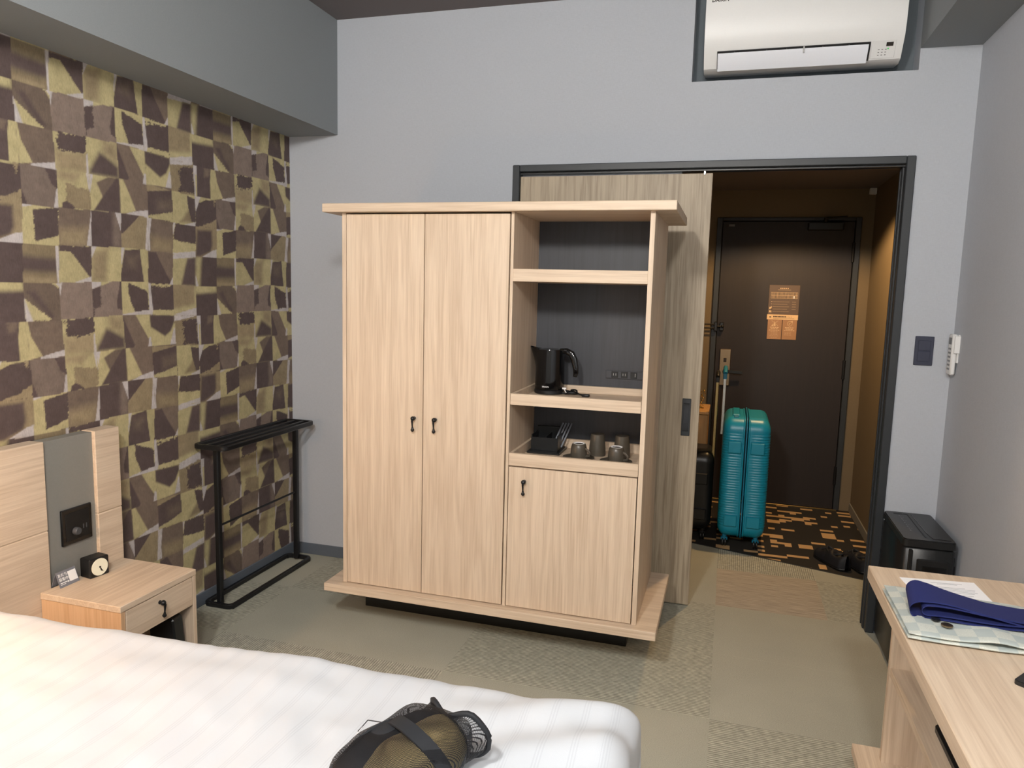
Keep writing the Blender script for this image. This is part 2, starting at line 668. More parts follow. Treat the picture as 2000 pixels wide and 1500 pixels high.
def setting():
    g = G()
    g.box(XL - .1, XR + .1, YN - .1, EY + .1, -0.08, -0.006)
    floor = struct(g.build('floor', 'carpet_plain'))
    # carpet tiles, 505 mm squares; the entrance mat begins at an oblique edge
    T = 0.505
    A, B = (-1.04, 4.720), (0.92, 4.101)   # oblique edge of the tiles

    def clip(poly):
        out = []
        nx, ny = -(B[1] - A[1]), (B[0] - A[0])
        d = [nx * (p[0] - A[0]) + ny * (p[1] - A[1]) for p in poly]
        for i in range(len(poly)):
            j = (i + 1) % len(poly)
            if d[i] <= 0:
                out.append(poly[i])
            if (d[i] < 0) != (d[j] < 0) and abs(d[i] - d[j]) > 1e-9:
                s = d[i] / (d[i] - d[j])
                out.append((poly[i][0] + s * (poly[j][0] - poly[i][0]), poly[i][1] + s * (poly[j][1] - poly[i][1])))
        return out
    kinds = {(-2, 0): 'carpet_rib_x', (-1, 0): 'carpet_rib_x', (-3, 0): 'carpet_plain', (0, 0): 'carpet_plain', (0, 1): 'carpet_plain',
             (-1, 1): 'carpet_rib_x', (-1, 2): 'carpet_plain', (0, 2): 'carpet_streak', (1, 2): 'carpet_rib_x', (-2, -1): 'carpet_plain', (-3, -1): 'carpet_rib_y',
             (-4, 0): 'carpet_plain', (-4, 1): 'carpet_rib_x', (-3, 1): 'carpet_rib_y',
             (-1, -1): 'carpet_plain', (0, -1): 'carpet_rib_x', (1, 0): 'carpet_plain', (1, 1): 'carpet_plain'}
    for i in range(-5, 2):
        for j in range(-9, 5):
            x0, x1 = 0.015 + i * T, 0.015 + (i + 1) * T
            y0, y1 = 2.535 + j * T, 2.535 + (j + 1) * T
            lo, hi = (XL, XR) if y0 < D else (EL, ER)
            x0, x1 = max(x0, lo), min(x1, hi)
            y0 = max(y0, YN)
            if x1 - x0 < .02 or y1 - y0 < .02 or y0 > 4.8:
                continue
            e = .00015
            p = [(x0 + e, y0 + e), (x1 - e, y0 + e), (x1 - e, y1 - e), (x0 + e, y1 - e)]
            if y1 > 4.0:
                p = clip(p)
                if len(p) < 3:
                    continue
            k = kinds.get((i, j), ['carpet_plain', 'carpet_rib_x', 'carpet_plain', 'carpet_rib_y'][(i * 3 + j * 5) % 4])
            g = G()
            g.prism(p, 'Z', -0.006, 0.0)
            g.build('carpet_tile', k, floor)
    g = G()
    g.prism([A, (A[0], EY), (B[0], EY), B], 'Z', -0.006, -0.002)
    g.build('entrance_carpet', 'entrance_carpet', floor)
    g = G()
    g.tube([(A[0], A[1], -.001), (B[0], B[1], -.001)], 1, sec=(0.012, 0.006))
    g.build('edge_strip', 'frame_black', floor)

    # back wall with doorway and air-conditioner recess
    g = G()
    Y0, Y1 = D, D + .12
    g.box(XL - .1, DL, Y0, Y1, 0, ZC + .05)
    g.box(DL, DR, Y0, Y1, DT, 2.422)
    g.box(DL, -0.225, Y0, Y1, 2.422, ZC + .05)
    g.box(DR, XR + .1, Y0, Y1, 0, 2.422)
    g.box(0.68, XR + .1, Y0, Y1, 2.422, ZC + .05)
    g.box(DL, -.25, D + .05, Y1, 0, DT)
    wb = struct(g.build('wall_back', 'wall_cloth'))
    g = G()
    g.box(-.26, .70, Y1, Y1 + .02, 2.39, ZC + .05)
    g.build('recess_back', 'niche_grey', wb)
    # left wall: plain core plus the patchwork paper
    g = G()
    g.box(XL - .1, XL - .002, YN - .1, D + .12, 0, ZC + .05)
    wl = struct(g.build('wall_left', 'wall_cloth'))
    patchwork(wl)
    g = G()
    g.box(XR, XR + .1, YN - .1, D + .0, 0, ZC + .05)
    struct(g.build('wall_right', 'wall_cloth'))
    g = G()
    g.box(XL - .1, XR + .1, YN - .1, YN, 0, ZC + .05)
    struct(g.build('wall_front', 'front_wall'))
    g = G()
    g.box(XL - .1, XR + .1, YN - .1, D + .14, ZC, ZC + .06)
    struct(g.build('ceiling', 'ceiling_paper'))
    g = G()
    g.box(XL, -1.986, YN, D, 2.253, ZC)
    struct(g.build('beam_left', 'beam_paper_dimmed'), 'shade-darkened grey ceiling beam above the patchwork wallpaper')
    g = G()
    g.box(0.68, XR, YN, D, 2.506, ZC)
    struct(g.build('beam_right', 'beam_paper_dimmed'), 'grey ceiling beam along the plain right wall')
    # baseboards
    for nm, b in (('baseboard_left', (XL, XL + .008, YN, D, 0, .062)), ('baseboard_back', (XL, DL, D - .008, D, 0, .062)),
                  ('baseboard_right', (XR - .008, XR, YN, D, 0, .062)), ('baseboard_corner', (DR, XR, D - .008, D, 0, .062))):
        g = G()
        g.box(*b, b=.002)
        struct(g.build(nm, 'baseboard_vinyl'))
    # sliding-door frame
    fr = thing('trim_1', 'dark grey frame around the sliding doorway', 'door frame', (DR, D, 0))
    fr['kind'] = 'structure'
    del fr['category']
    g = G()
    g.box(DR - .035, DR, D - .012, D + .125, 0, DT, .003)
    g.build('jamb', 'frame_black', fr)
    g = G()
    for yy in (D + .030, D + .046, D + .085):
        g.box(DR - .040, DR - .034, yy, yy + .009, 0, DT - .035, .001)
    g.build('jamb_bead', 'frame_black', fr)
    g = G()
    g.box(DL, DL + .035, D - .012, D + .05, 0, DT, .003)
    g.build('jamb', 'frame_black', fr)
    g = G()
    g.box(DL + .035, DR - .035, D - .012, D + .01, DT - .032, DT, .003)
    g.box(DL + .035, DR - .035, D + .01, D + .125, DT - .018, DT)
    g.build('head', 'frame_black', fr)
    g = G()
    g.box(DL + .03, DR - .03, D + .014, D + .030, DT - .040, DT - .012)
    g.box(DL + .03, DR - .03, D + .060, D + .076, DT - .040, DT - .012)
    g.build('track', 'black_metal', fr)
    # sliding door leaf
    g = G()
    g.box(-1.003, -.111, D + .002, D + .036, 0.006, 2.027, .0015)
    sd = struct(g.build('door_2', 'sliding_oak'), 'greyish oak sliding door pushed half open behind the wardrobe')
    g = G()
    g.box(-.189, -.149, D - .003, D + .008, .830, 1.006, .002)
    pl = g.build('pull_plate', 'frame_black', sd)
    g = G()
    g.box(-.182, -.156, D - .0045, D + .004, .852, .985, .001)
    g.build('pull_recess', 'black_gloss', pl)
    g = G()
    g.box(-.150, -.142, D - .004, D + .01, 2.020, 2.036, .001)
    g.build('roller', 'steel', sd)
    # entrance shell
    g = G()
    g.box(ER, ER + .1, D + .12, EY + .1, 0, 2.3)
    struct(g.build('wall_entrance_right', 'wall_cloth_beige'))
    g = G()
    g.box(EL - .1, EL, D + .12, EY + .1, 0, 2.3)
    struct(g.build('wall_entrance_left', 'wall_cloth_beige'))
    g = G()
    g.box(EL, -.125, EY, EY + .1, 0, 2.3)
    g.box(.815, ER, EY, EY + .1, 0, 2.3)
    g.box(-.125, .815, EY, EY + .1, 2.035, 2.3)
    g.box(-.125, .815, EY + .06, EY + .1, 0, 2.035)
    struct(g.build('wall_entrance_back', 'wall_cloth_beige'))
    g = G()
    g.box(EL, ER, D + .12, EY, 2.225, 2.3)
    struct(g.build('ceiling_entrance', 'ceiling_paper'))
    g = G()
    g.box(ER - .008, ER, D + .125, EY, 0, .062, .001)
    struct(g.build('baseboard_entrance', 'grey_panel'))
    g = G()
    g.box(.845, .888, EY - .03, EY, 2.183, 2.224, .003)
    o = g.build('alarm_sensor', 'white_plastic')
    tag(o, 'small white sensor box in the entrance ceiling corner', 'sensor')

    # entrance door
    fr = thing('door_1', 'dark brown entrance door with lever handle and notices', 'door', (.365, EY, 0))
    fr['kind'] = 'structure'
    del fr['category']
    g = G()
    for x0, x1, z0, z1 in ((-.125, -.088, 0, 2.035), (.778, .815, 0, 2.035), (-.088, .778, 2.012, 2.035)):
        g.box(x0, x1, EY - .018, EY + .06, z0, z1, .003)
    g.build('frame', 'frame_black', fr)
    g = G()
    g.box(-.085, .775, EY - .002, EY + .05, .006, 2.008, .002)
    sl = g.build('leaf', 'dark_door', fr)
    g = G()
    g.box(-.053, .022, EY - .020, EY - .002, .845, 1.108, .003)
    lk = g.build('lock_plate', 'lock_steel', sl)
    g = G()
    g.box(-.026, -.006, EY - .024, EY - .019, 1.015, 1.045, .002)
    g.build('thumb_turn', 'dark_door', lk)
    g = G()
    g.tube([(-.018, EY - .02, .952), (-.018, EY - .06, .952)], .010)
    g.tube([(-.024, EY - .06, .952), (.04, EY - .062, .951), (.105, EY - .058, .948)], 1, sec=(.014, .024))
    g.build('lever', 'black_satin', lk)
    g = G()
    g.box(.475, .70, EY - .055, EY - .002, 1.945, 2.000, .006)
    g.tube([(.585, EY - .035, 2.0), (.585, EY - .045, 2.03)], .012)
    g.tube([(.585, EY - .045, 2.026), (.70, EY - .14, 2.028), (.62, EY - .03, 2.03)], 1, sec=(.02, .008))
    g.build('door_closer', 'black_satin', sl)
    g = G()
    g.box(-.045, -.005, EY - .012, EY - .002, 1.975, 1.990, .002)
    g.build('strike_magnet', 'hook_grey', sl)
    for z in (.25, 1.0, 1.80):
        g = G()
        g.tube([(.776, EY - .012, z - .065), (.776, EY - .012, z + .065)], .011)
        g.build('hinge', 'black_metal', fr)
    g = G()
    for z in (1.256, 1.283):
        g.tube([(-.33, EY - .05, z), (-.10, EY - .05, z)], .005)
    g.tube([(-.33, EY - .05, 1.256), (-.335, EY - .05, 1.27), (-.33, EY - .05, 1.283)], .005)
    g.box(-.105, -.082, EY - .058, EY - .016, 1.235, 1.302, .004)
    g.tube([(-.085, EY - .05, 1.27), (-.052, EY - .05, 1.27)], .006)
    g.ball((-.048, EY - .05, 1.27), .011)
    g.box(-.066, -.040, EY - .045, EY - .001, 1.240, 1.300, .003)
    g.build('door_guard', 'black_metal', fr)
    g = G()
    g.box(-.09, .80, EY - .02, EY + .06, -.003, .006, .001)
    g.build('threshold', 'champagne', fr)


def patchwork(parent):
    """patchwork print: a 7 x 5 set of painted patches that repeats"""
    K = np.array(lin((88, 74, 72)))
    T_ = np.array(lin((134, 118, 108)))
    Mi = np.array(lin((120, 104, 92)))
    H = np.array(lin((150, 134, 106)))
    O = np.array(lin((184, 172, 130)))
    W = np.array(lin((190, 183, 182)))
    S = .012
    tri = lambda *p: list(p)
    # cell: base colour, then (polygon, colour, softness, roughness)
    C = {}
    C[0, 0] = (T_, [([(0, 0), (.08, 0), (0, .38)], W, S, 0)])
    C[1, 0] = (T_, [([(0, 0), (.62, 0), (0, .2)], W, S, 0), ([(.3, 0), (.66, 0), (.3, .12)], O, S, 0),
                    ([(0, .19), (.27, .13), (.28, .7), (.05, .78), (0, 1)], K, S, .04), ([(.95, 0), (1, 0), (1, .86), (.83, .78), (.82, .55), (.9, .25)], K, S, .01)])
    C[2, 0] = (O, [([(0, 1), (0, .97), (1, .84), (1, 1)], W, S, 0), ([(.25, .03), (.97, .27), (1, .85), (.45, .92), (.25, .4)], K, S, .035)])
    C[3, 0] = (K, [([(.1, .03), (.95, 0), (.9, .06), (.1, .12)], O, S, .06), ([(.1, .15), (.6, .1), (.1, .2)], O, S, .05),
                   ([(.08, .86), (1, .82), (1, 1), (.08, 1)], O, S, .03), ([(0, 0), (.08, 0), (.15, .86), (.1, 1), (0, 1)], W, S, 0)])
    C[4, 0] = (H, [([(.93, 0), (1, 0), (1, .8), (.93, .8)], O, .05, 0), ([(0, .8), (1, .6), (1, .8), (0, .98)], O, .1, 0), ([(0, 1), (0, .97), (1, .72), (1, 1)], W, S, .02)])
    C[5, 0] = (K, [([(0, 0), (1, 0), (1, .2), (0, .26)], O, .09, 0), ([(0, 0), (.95, 0), (.95, .12), (0, .16)], O, .02, 0)])
    C[6, 0] = (Mi * .8, [([(.1, .25), (.3, .2), (.8, .9), (.7, .95)], K, .08, .03), ([(0, .42), (.08, .46), (.4, .72), (.75, 1), (0, 1)], O, S, .04), ([(0, .4), (.2, 1), (0, 1)], W, .03, 0),
                         ([(.8, 0), (1, 0), (1, .2)], O, S, .05), ([(.88, 0), (1, 0), (1, .12)], W, S, 0)])
    C[0, 1] = (O * .93, [([(0, .5), (1, .45), (1, 1), (0, 1)], H * 1.12, .2, 0), ([(.14, 0), (1, 0), (.98, .40), (.6, .48), (.12, .47)], K, S, .09), ([(.95, .5), (1, .45), (1, 1), (.92, 1)], W, .02, 0)])
    C[1, 1] = (O, [([(.5, 0), (1, 0), (1, .6), (.5, .4)], H, .2, 0), ([(.38, .36), (.55, .42), (1, .68), (1, 1), (0, 1), (.05, .85)], K, .10, 0)])
    C[2, 1] = (Mi, [([(0, .05), (.36, .92), (.3, 1), (0, 1)], K, .02, 0), ([(.46, 0), (1, 0), (1, .72), (.9, .75)], O, S, 0), ([(.93, .68), (1, .7), (1, 1), (.86, 1)], W, S, 0)])
    C[3, 1] = (O, [([(.95, .42), (1, .42), (1, .95), (.74, .98)], W, .02, 0), ([(0, 0), (1, 0), (1, .18), (.82, .5), (.56, .68), (0, .38)], K, .045, 0), ([(0, 1), (1, .93), (1, 1)], Mi, S, 0)])
    C[4, 1] = (H * .9, [([(.36, .22), (.6, .14), (1, .1), (1, .95), (.3, .95), (.4, .7), (.36, .5)], K * .95, S, .1), ([(0, 0), (1, 0), (0, .19)], W, S, .02)])
    C[5, 1] = (K * 1.05, [([(0, 0), (.17, 0), (.12, 1), (0, 1)], W, S, 0), ([(.07, .3), (.14, .3), (.12, 1), (.05, 1)], O, S, 0), ([(.82, 0), (1, 0), (1, 1), (.74, 1), (.76, .4)], O, S, 0), ([(.5, 0), (.78, 0), (.7, .25), (.5, .3)], Mi, .08, .04)])
    C[6, 1] = (Mi * .92, [([(0, 0), (.04, 0), (.1, .4), (.36, .93), (0, 1)], O, .015, 0), ([(.3, .95), (1, .82), (1, 1), (.3, 1)], W, S, .01)])
    C[0, 2] = (O * .95, [([(0, 0), (.8, 0), (.5, .3), (0, .2)], H * 1.1, .15, 0), ([(.26, .34), (1, .46), (1, 1), (.16, 1), (.24, .7)], H * .92, S, .06), ([(.12, .86), (.25, .8), (.42, .88), (.55, 1), (.1, 1)], K, S, .02), ([(.9, 0), (1, 0), (1, .5), (.95, .4)], W, .02, 0)])
    C[1, 2] = (O, [([(0, 0), (.12, 0), (.02, .4)], W, S, 0), ([(.22, .2), (.65, 0), (1, 0), (1, .3), (.4, .6)], Mi * .85, .03, 0), ([(.9, 0), (1, .0), (1, 1), (.08, 1), (.4, .58)], K, .035, 0)])
    C[2, 2] = (Mi, [([(0, 0), (.14, 0), (.55, .86), (.3, .95), (0, 1)], O, .02, 0), ([(.15, 1), (.5, .88), (1, .78), (1, 1)], W, S, .01)])
    C[3, 2] = (K, [([(0, 0), (1, 0), (0, .2)], H, S, 0), ([(.4, .4), (1, .3), (1, .6), (.4, .7)], Mi * .85, .2, 0), ([(0, .92), (.4, .84), (1, .66), (1, 1), (0, 1)], O * .9, S, .03)])
    C[4, 2] = (O * .95, [([(.3, .95), (.75, .45), (.85, .9)], H * .8, .08, 0), ([(.64, .04), (1, .1), (1, .86), (.82, .88), (.68, .4)], K, S, .02), ([(.5, 1), (1, .86), (1, 1)], W, S, 0)])
    C[5, 2] = (K * .95, [([(0, 0), (1, 0), (.9, .04), (.5, .07), (.2, .2)], O * .9, S, .01), ([(0, 0), (.26, 0), (0, .55)], W, S, 0), ([(.12, 1), (.6, .85), (1, .66), (1, 1)], H, S, .04), ([(.84, 0), (.96, .05), (.9, .25)], H, .02, .08)])
    C[6, 2] = (T_ * .8, [([(.68, 0), (1, 0), (1, .5), (.85, .4)], K, S, .03), ([(0, .6), (.14, 1), (0, 1)], K, S, 0), ([(.97, .5), (1, .5), (1, 1), (.88, 1)], W, S, 0)])
    C[0, 3] = (Mi * .9, [([(0, .55), (.9, .5), (.86, 1), (0, 1)], H, .2, .02), ([(1, 0), (1, 1), (.85, 1)], W, S, 0)])
    C[1, 3] = (K, [([(.72, 0), (1, 0), (1, 1), (.72, 1)], T_ * .85, .12, 0), ([(.8, 0), (1, 0), (1, .55)], W, S, 0)])
    C[2, 3] = (H * .95, [([(0, 0), (.66, 0), (.4, .25), (.05, .58), (0, .6)], K, S, .01), ([(.96, 0), (1, 0), (1, 1), (.88, 1)], W, S, .01)])
    C[3, 3] = (Mi * .92, [([(.1, .55), (1, .6), (1, 1), (.1, 1)], H * .92, .2, .03), ([(0, 0), (.13, 0), (.05, .6), (.08, 1), (0, 1)], W, S, 0)])
    C[4, 3] = (O, [([(0, 1), (0, .98), (1, .83), (1, 1)], W, S, .01), ([(.1, .02), (1, 0), (1, .6), (.5, .58), (.02, .52)], K, S, .035), ([(0, 0), (.1, 0), (0, .4)], W, S, 0)])
    C[5, 3] = (H, [([(.06, .1), (.75, .08), (.78, .6), (.7, .8), (.2, 1), (.0, 1)], K, .08, 0), ([(.3, 1), (.8, .76), (1, .72), (1, 1)], W, S, 0)])
    C[6, 3] = (O, [([(.28, .12), (1, 0), (1, .74), (.34, .92)], K * .95, S, .03), ([(0, 0), (.3, 0), (0, .08)], W, S, 0)])
    C[0, 4] = (O * .92, [([(.0, 0), (1, 0), (1, .1), (0, .16)], K, S, .03), ([(.28, .08), (1, 0), (1, .92)], K, S, .02), ([(.45, 1), (1, .84), (1, 1)], W, S, 0)])
    C[1, 4] = (O, [([(0, .2), (.55, 0), (.5, 1), (0, 1)], H * .95, .18, 0), ([(0, 0), (.16, 0), (0, .34)], W, S, 0)])
    C[2, 4] = (O * .9, [([(.12, .07), (.68, .0), (.72, .3), (.84, 1), (0, 1), (-.02, .85)], K, S, 0), ([(.2, .25), (.6, .2), (.5, .6), (.2, .5)], Mi * .85, .2, 0), ([(0, 0), (.12, 0), (0, .6)], W, S, 0)])
    C[3, 4] = (Mi, [([(0, .06), (.3, .02), (.5, .35), (.92, .95), (.8, 1), (0, 1)], K, S, 0), ([(.97, .8), (1, .75), (1, 1), (.86, 1)], W, S, 0)])
    C[4, 4] = (O * .92, [([(.62, .1), (1, .03), (1, 1), (.36, 1)], K * 1.15, .07, 0), ([(0, 0), (1, 0), (1, .04), (0, .16)], W, S, .02)])
    C[5, 4] = (K * .95, [([(0, 0), (.28, 0), (.2, 1), (0, 1)], O * .9, .1, 0), ([(0, .62), (.14, 1), (0, 1)], W, S, 0)])
    C[6, 4] = (H * .75, [([(-.1, .3), (1.1, .36), (1.1, .72), (-.1, .7)], K, .12, 0), ([(0, .85), (.9, .9), (.9, 1), (0, 1)], H, .06, 0), ([(.9, 0), (1, 0), (1, 1), (.95, 1)], W, S, 0)])

    def sdf(poly, u, v):
        P = np.array(poly, float)
        d2 = np.full(u.shape, 1e9)
        ins = np.zeros(u.shape, bool)
        n = len(P)
        for i in range(n):
            a, b = P[i], P[(i + 1) % n]
            e = b - a
            wu, wv = u - a[0], v - a[1]
            t = np.clip((wu * e[0] + wv * e[1]) / max(e @ e, 1e-9), 0, 1)
            d2 = np.minimum(d2, (wu - e[0] * t) ** 2 + (wv - e[1] * t) ** 2)
            c = ((a[1] <= v) & (b[1] > v)) | ((b[1] <= v) & (a[1] > v))
            with np.errstate(divide='ignore', invalid='ignore'):
                xx = a[0] + (v - a[1]) / (b[1] - a[1]) * e[0]
            ins ^= c & (u < xx)
        d = np.sqrt(d2)
        return np.where(ins, -d, d)

    rng = np.random.RandomState(3)
    CW, CH, Y0, Z0 = 0.1383, 0.130, 2.056, 1.474
    st = 0.0042
    ys = np.arange(1.30, D + st * .5, st)
    ys[-1] = D
    zs = np.arange(0.0, 2.2531, st)
    zs[-1] = 2.2535
    YY, ZZ = np.meshgrid(ys, zs)
    # the hand-cut patches: rows wander a little
    q = YY + .006 * np.sin(ZZ * 9.0 + 1.3)
    r = ZZ + .006 * np.sin(YY * 7.3)
    cu = (q - Y0) / CW
    cv = (Z0 - r) / CH
    ci, cj = np.floor(cu).astype(int), np.floor(cv).astype(int)
    u, v = cu - ci, cv - cj
    nzA = rng.rand(256, 256)

    def vnoise(x, y):
        xi, yi = np.floor(x).astype(int), np.floor(y).astype(int)
        fx, fy = x - xi, y - yi
        g = lambda a, b: nzA[a % 256, b % 256]
        return (g(xi, yi) * (1 - fx) + g(xi + 1, yi) * fx) * (1 - fy) + (g(xi, yi + 1) * (1 - fx) + g(xi + 1, yi + 1) * fx) * fy - .5
    nz = .6 * vnoise(YY * 200, ZZ * 320) + .5 * vnoise(YY * 60 + 31, ZZ * 110)
    col = np.zeros(YY.shape + (3,))
    ck = (ci % 7) * 5 + (cj % 5)
    for (a, b), (base, ov) in C.items():
        m = ck == a * 5 + b
        if not m.any():
            continue
        uu, vv, nn = u[m], v[m], nz[m]
        c = np.repeat(base[None], len(uu), 0)
        for poly, cc, soft, rough in ov:
            d = sdf(poly, uu, vv) + nn * rough * 2.2
            k = np.clip(.5 - d / (2 * soft + 1e-6), 0, 1)
            k = (k * k * (3 - 2 * k))[:, None]
            c = c * (1 - k) + np.asarray(cc)[None] * k
        col[m] = c
    ny, nz_ = len(ys), len(zs)
    nv = ny * nz_
    co = np.empty((nv, 3), np.float32)
    co[:, 0] = XL
    co[:, 1] = YY.ravel()
    co[:, 2] = ZZ.ravel()
    idx = np.arange(nv).reshape(nz_, ny)
    fa = np.stack([idx[:-1, :-1], idx[:-1, 1:], idx[1:, 1:], idx[1:, :-1]], -1).reshape(-1, 4)
    me = bpy.data.meshes.new('wallpaper')
    me.vertices.add(nv)
    me.vertices.foreach_set('co', co.ravel())
    me.loops.add(fa.size)
    me.loops.foreach_set('vertex_index', fa.ravel().astype(np.int32))
    me.polygons.add(len(fa))
    me.polygons.foreach_set('loop_start', np.arange(0, fa.size, 4, dtype=np.int32))
    me.update(calc_edges=True)
    at = me.color_attributes.new('print', 'FLOAT_COLOR', 'POINT')
    rgba = np.ones((nv, 4), np.float32)
    rgba[:, :3] = col.reshape(-1, 3)
    at.data.foreach_set('color', rgba.ravel())
    me.materials.append(M['patchwork_paper'])
    o = bpy.data.objects.new('wallpaper', me)
    COL.objects.link(o)
    o.parent = parent


setting()


# ------------------------------------------------------------------ wardrobe
def drop_pull(x, y, z, parent, out=(0, -1, 0), mat='black_metal'):
    """ball knob with a hanging drop; out = direction away from the front"""
    o = Vector(out)
    p = Vector((x, y, z))
    g = G()
    ax = 'Y' if abs(o.y) > .5 else 'X'
    sgn = o.y if ax == 'Y' else o.x
    g.lathe([(.007, 0), (.007, sgn * .003), (.004, sgn * .005), (.004, sgn * .012)], tuple(p), 12, ax)
    g.ball(tuple(p + o * .016), .0095, 8)
    top = p + o * .024 + Vector((0, 0, -.004))
    pts, rs = [], []
    for t, r in ((0, .004), (.1, .0045), (.3, .0035), (.55, .0028), (.72, .0050), (.82, .0078), (.9, .0068), (.97, .0035), (1, .0012)):
        pts.append(tuple(top + Vector((0, 0, -.050 * t)) - o * (.006 * t)))
        rs.append(r)
    g.tube(pts, rs, 10)
    return g.build('handle', mat, parent, smooth=50)


def wardrobe():
    YF, YB = 2.708, 3.255
    W = thing('wardrobe', 'tall pale oak wardrobe with two doors and open shelves of tea things', 'wardrobe', (-.9, 2.97, 0))
    g = G(); g.box(-1.598, -.200, 2.674, 3.285, 1.778, 1.812, .002); g.build('top_panel', 'oak_X', W)
    g = G(); g.box(-1.598, -.196, 2.668, 3.285, .190, .224, .002); g.build('base_panel', 'oak_X', W)
    g = G(); g.box(-1.560, -.340, 2.972, 3.20, 0, .190, .002); g.build('plinth', 'black_satin', W)
    for x0, x1 in ((-1.527, -1.509), (-.816 + .004, -.800), (-.293, -.275)):
        g = G(); g.box(x0, x1, YF, YB, .224, 1.778, .001); g.build('side_panel', 'oak_Z', W)
    g = G(); g.box(-1.509, -.293, 3.09, 3.11, .224, 1.778); g.box(-1.509, -.293, 3.235, YB, .224, 1.778)
    bp = g.build('back_panel', 'dark_back', W)
    for x0, x1, hx in ((-1.506, -1.1655, -1.201), (-1.1625, -.8165, -1.109)):
        g = G(); g.box(x0, x1, YF - .002, YF + .018, .228, 1.772, .001)
        d = g.build('door', 'oak_Z', W)
        drop_pull(hx, YF - .002, .962, d)
    g = G(); g.box(-.7965, -.2965, YF - .002, YF + .018, .228, .798, .001)
    d = g.build('door', 'oak_Z', W)
    drop_pull(-.732, YF - .002, .745, d)
    g = G(); g.box(-.800, -.293, YF, 3.09, 1.519, 1.566, .001); g.build('shelf', 'oak_X', W)
    # two shallow trays
    for z0, zf, z1 in ((1.044, 1.058, 1.088), (.803, .813, .853)):
        g = G()
        g.box(-.7985, -.2945, YF - .001, YF + .015, z0, z1, .001)
        g.box(-.7985, -.2945, YF + .015, 3.088, z0, zf, .0005)
        g.box(-.7985, -.2945, 3.074, 3.088, zf, z1, .001)
        for x0, x1 in ((-.7985, -.786), (-.307, -.2945)):
            g.box(x0, x1, YF + .015, 3.074, zf, z1, .001)
        g.build('tray', 'oak_X', W)
    g = G(); g.box(-.800, -.293, YF + .03, 3.09, .798, .803); g.build('cupboard_top', 'oak_X', W)
    # sockets set in the back panel
    g = G(); g.box(-.490, -.310, 3.084, 3.0905, 1.126, 1.160, .001); op = g.build('socket_strip', 'dark_back', W)
    for x in (-.452, -.412, -.372):
        g = G(); g.box(x - .0135, x + .0135, 3.0815, 3.086, 1.130, 1.156, .001); s = g.build('socket', 'black_plastic', op)
        g = G()
        if x < -.39:
            g.box(x - .006, x - .004, 3.0808, 3.083, 1.139, 1.149); g.box(x + .004, x + .006, 3.0808, 3.083, 1.139, 1.149)
        else:
            g.box(x + .005, x + .007, 3.0808, 3.083, 1.137, 1.151)
        g.build('slot', 'steel', s)


wardrobe()


# ------------------------------------------------------------------ tea things
def kettle():
    cx, cy_, z0 = -.713, 3.000, 1.058
    K = thing('kettle', 'glossy black electric kettle on the wardrobe tray', 'kettle', (cx, cy_, z0))
    g = G(); g.lathe([(.058, 0), (.064, .004), (.064, .016), (.060, .020)], (cx, cy_, z0), 32); g.build('power_base', 'black_plastic', K, smooth=40)

    def body(u_, v_):
        a = 2 * math.pi * u_
        h = .020 + .165 * v_
        r = .0625 - .0045 * v_ ** 1.5
        # spout pulled towards the wardrobe divider
        da = math.atan2(math.sin(a - math.pi), math.cos(a - math.pi))
        sp_ = math.exp(-(da / .42) ** 2) * max(0, (v_ - .45) / .55) ** 1.6
        r += .030 * sp_
        h += .012 * sp_ * v_
        return (cx + r * math.cos(a), cy_ + r * math.sin(a), z0 + h)
    g = G(); g.grid(body, 48, 18, closed_u=True); b = g.build('body', 'black_gloss', K, smooth=60)
    g = G(); g.lathe([(.052, .178), (.050, .186), (.030, .190), (.001, .191)], (cx, cy_, z0), 28); g.build('lid', 'black_gloss', K, smooth=50)
    g = G()
    pts = [(.045, .180), (.072, .182), (.094, .172), (.106, .150), (.113, .120), (.116, .095), (.112, .078)]
    g.tube([(cx + x, cy_ - .2 * x, z0 + z) for x, z in pts], [1, 1.05, 1.1, 1.05, .95, .85, .6], sec=(.024, .018), upv=(0, 1, 0))
    g.build('handle', 'black_gloss', K, smooth=60)
    g = G(); g.box(cx + .060, cx + .078, cy_ - .03, cy_ + .005, z0 + .183, z0 + .190, .002); g.build('switch', 'black_plastic', K)
    text('BRAUN', .0085, 'print_white', b, frame_mx((cx - .017, cy_ - .0638, z0 + .031), (1, .0, 0), (0, 0, 1)), bold=True)
    # coiled mains lead
    g = G()
    pts = []
    for i in range(60):
        t = i / 59
        a = t * 2 * math.pi * 2.3
        pts.append((cx + .098 + .026 * math.cos(a) * (1 - .15 * t), cy_ - .015 + .022 * math.sin(a), z0 + .006 + .010 * t + .004 * math.sin(a * 1.5)))
    g.tube(pts, .0036, 7)
    g.tube([(cx + .06, cy_ - .02, z0 + .006), pts[0]], .0036, 7)
    g.tube([pts[-1], (cx + .135, cy_ - .035, z0 + .008), (cx + .160, cy_ - .045, z0 + .006)], .0036, 7)
    g.box(cx + .150, cx + .180, cy_ - .058, cy_ - .034, z0 + .0005, z0 + .011, .002)
    g.build('lead', 'black_plastic', K, smooth=50)
    g = G(); g.box(cx + .066, cx + .083, cy_ - .055, cy_ - .05, z0 + .027, z0 + .034, .001)
    g.tube([(cx + .074, cy_ - .052, z0 + .028), (cx + .082, cy_ - .045, z0 + .012)], .002, 6)
    g.build('lead_tag', 'print_white', K)


kettle()


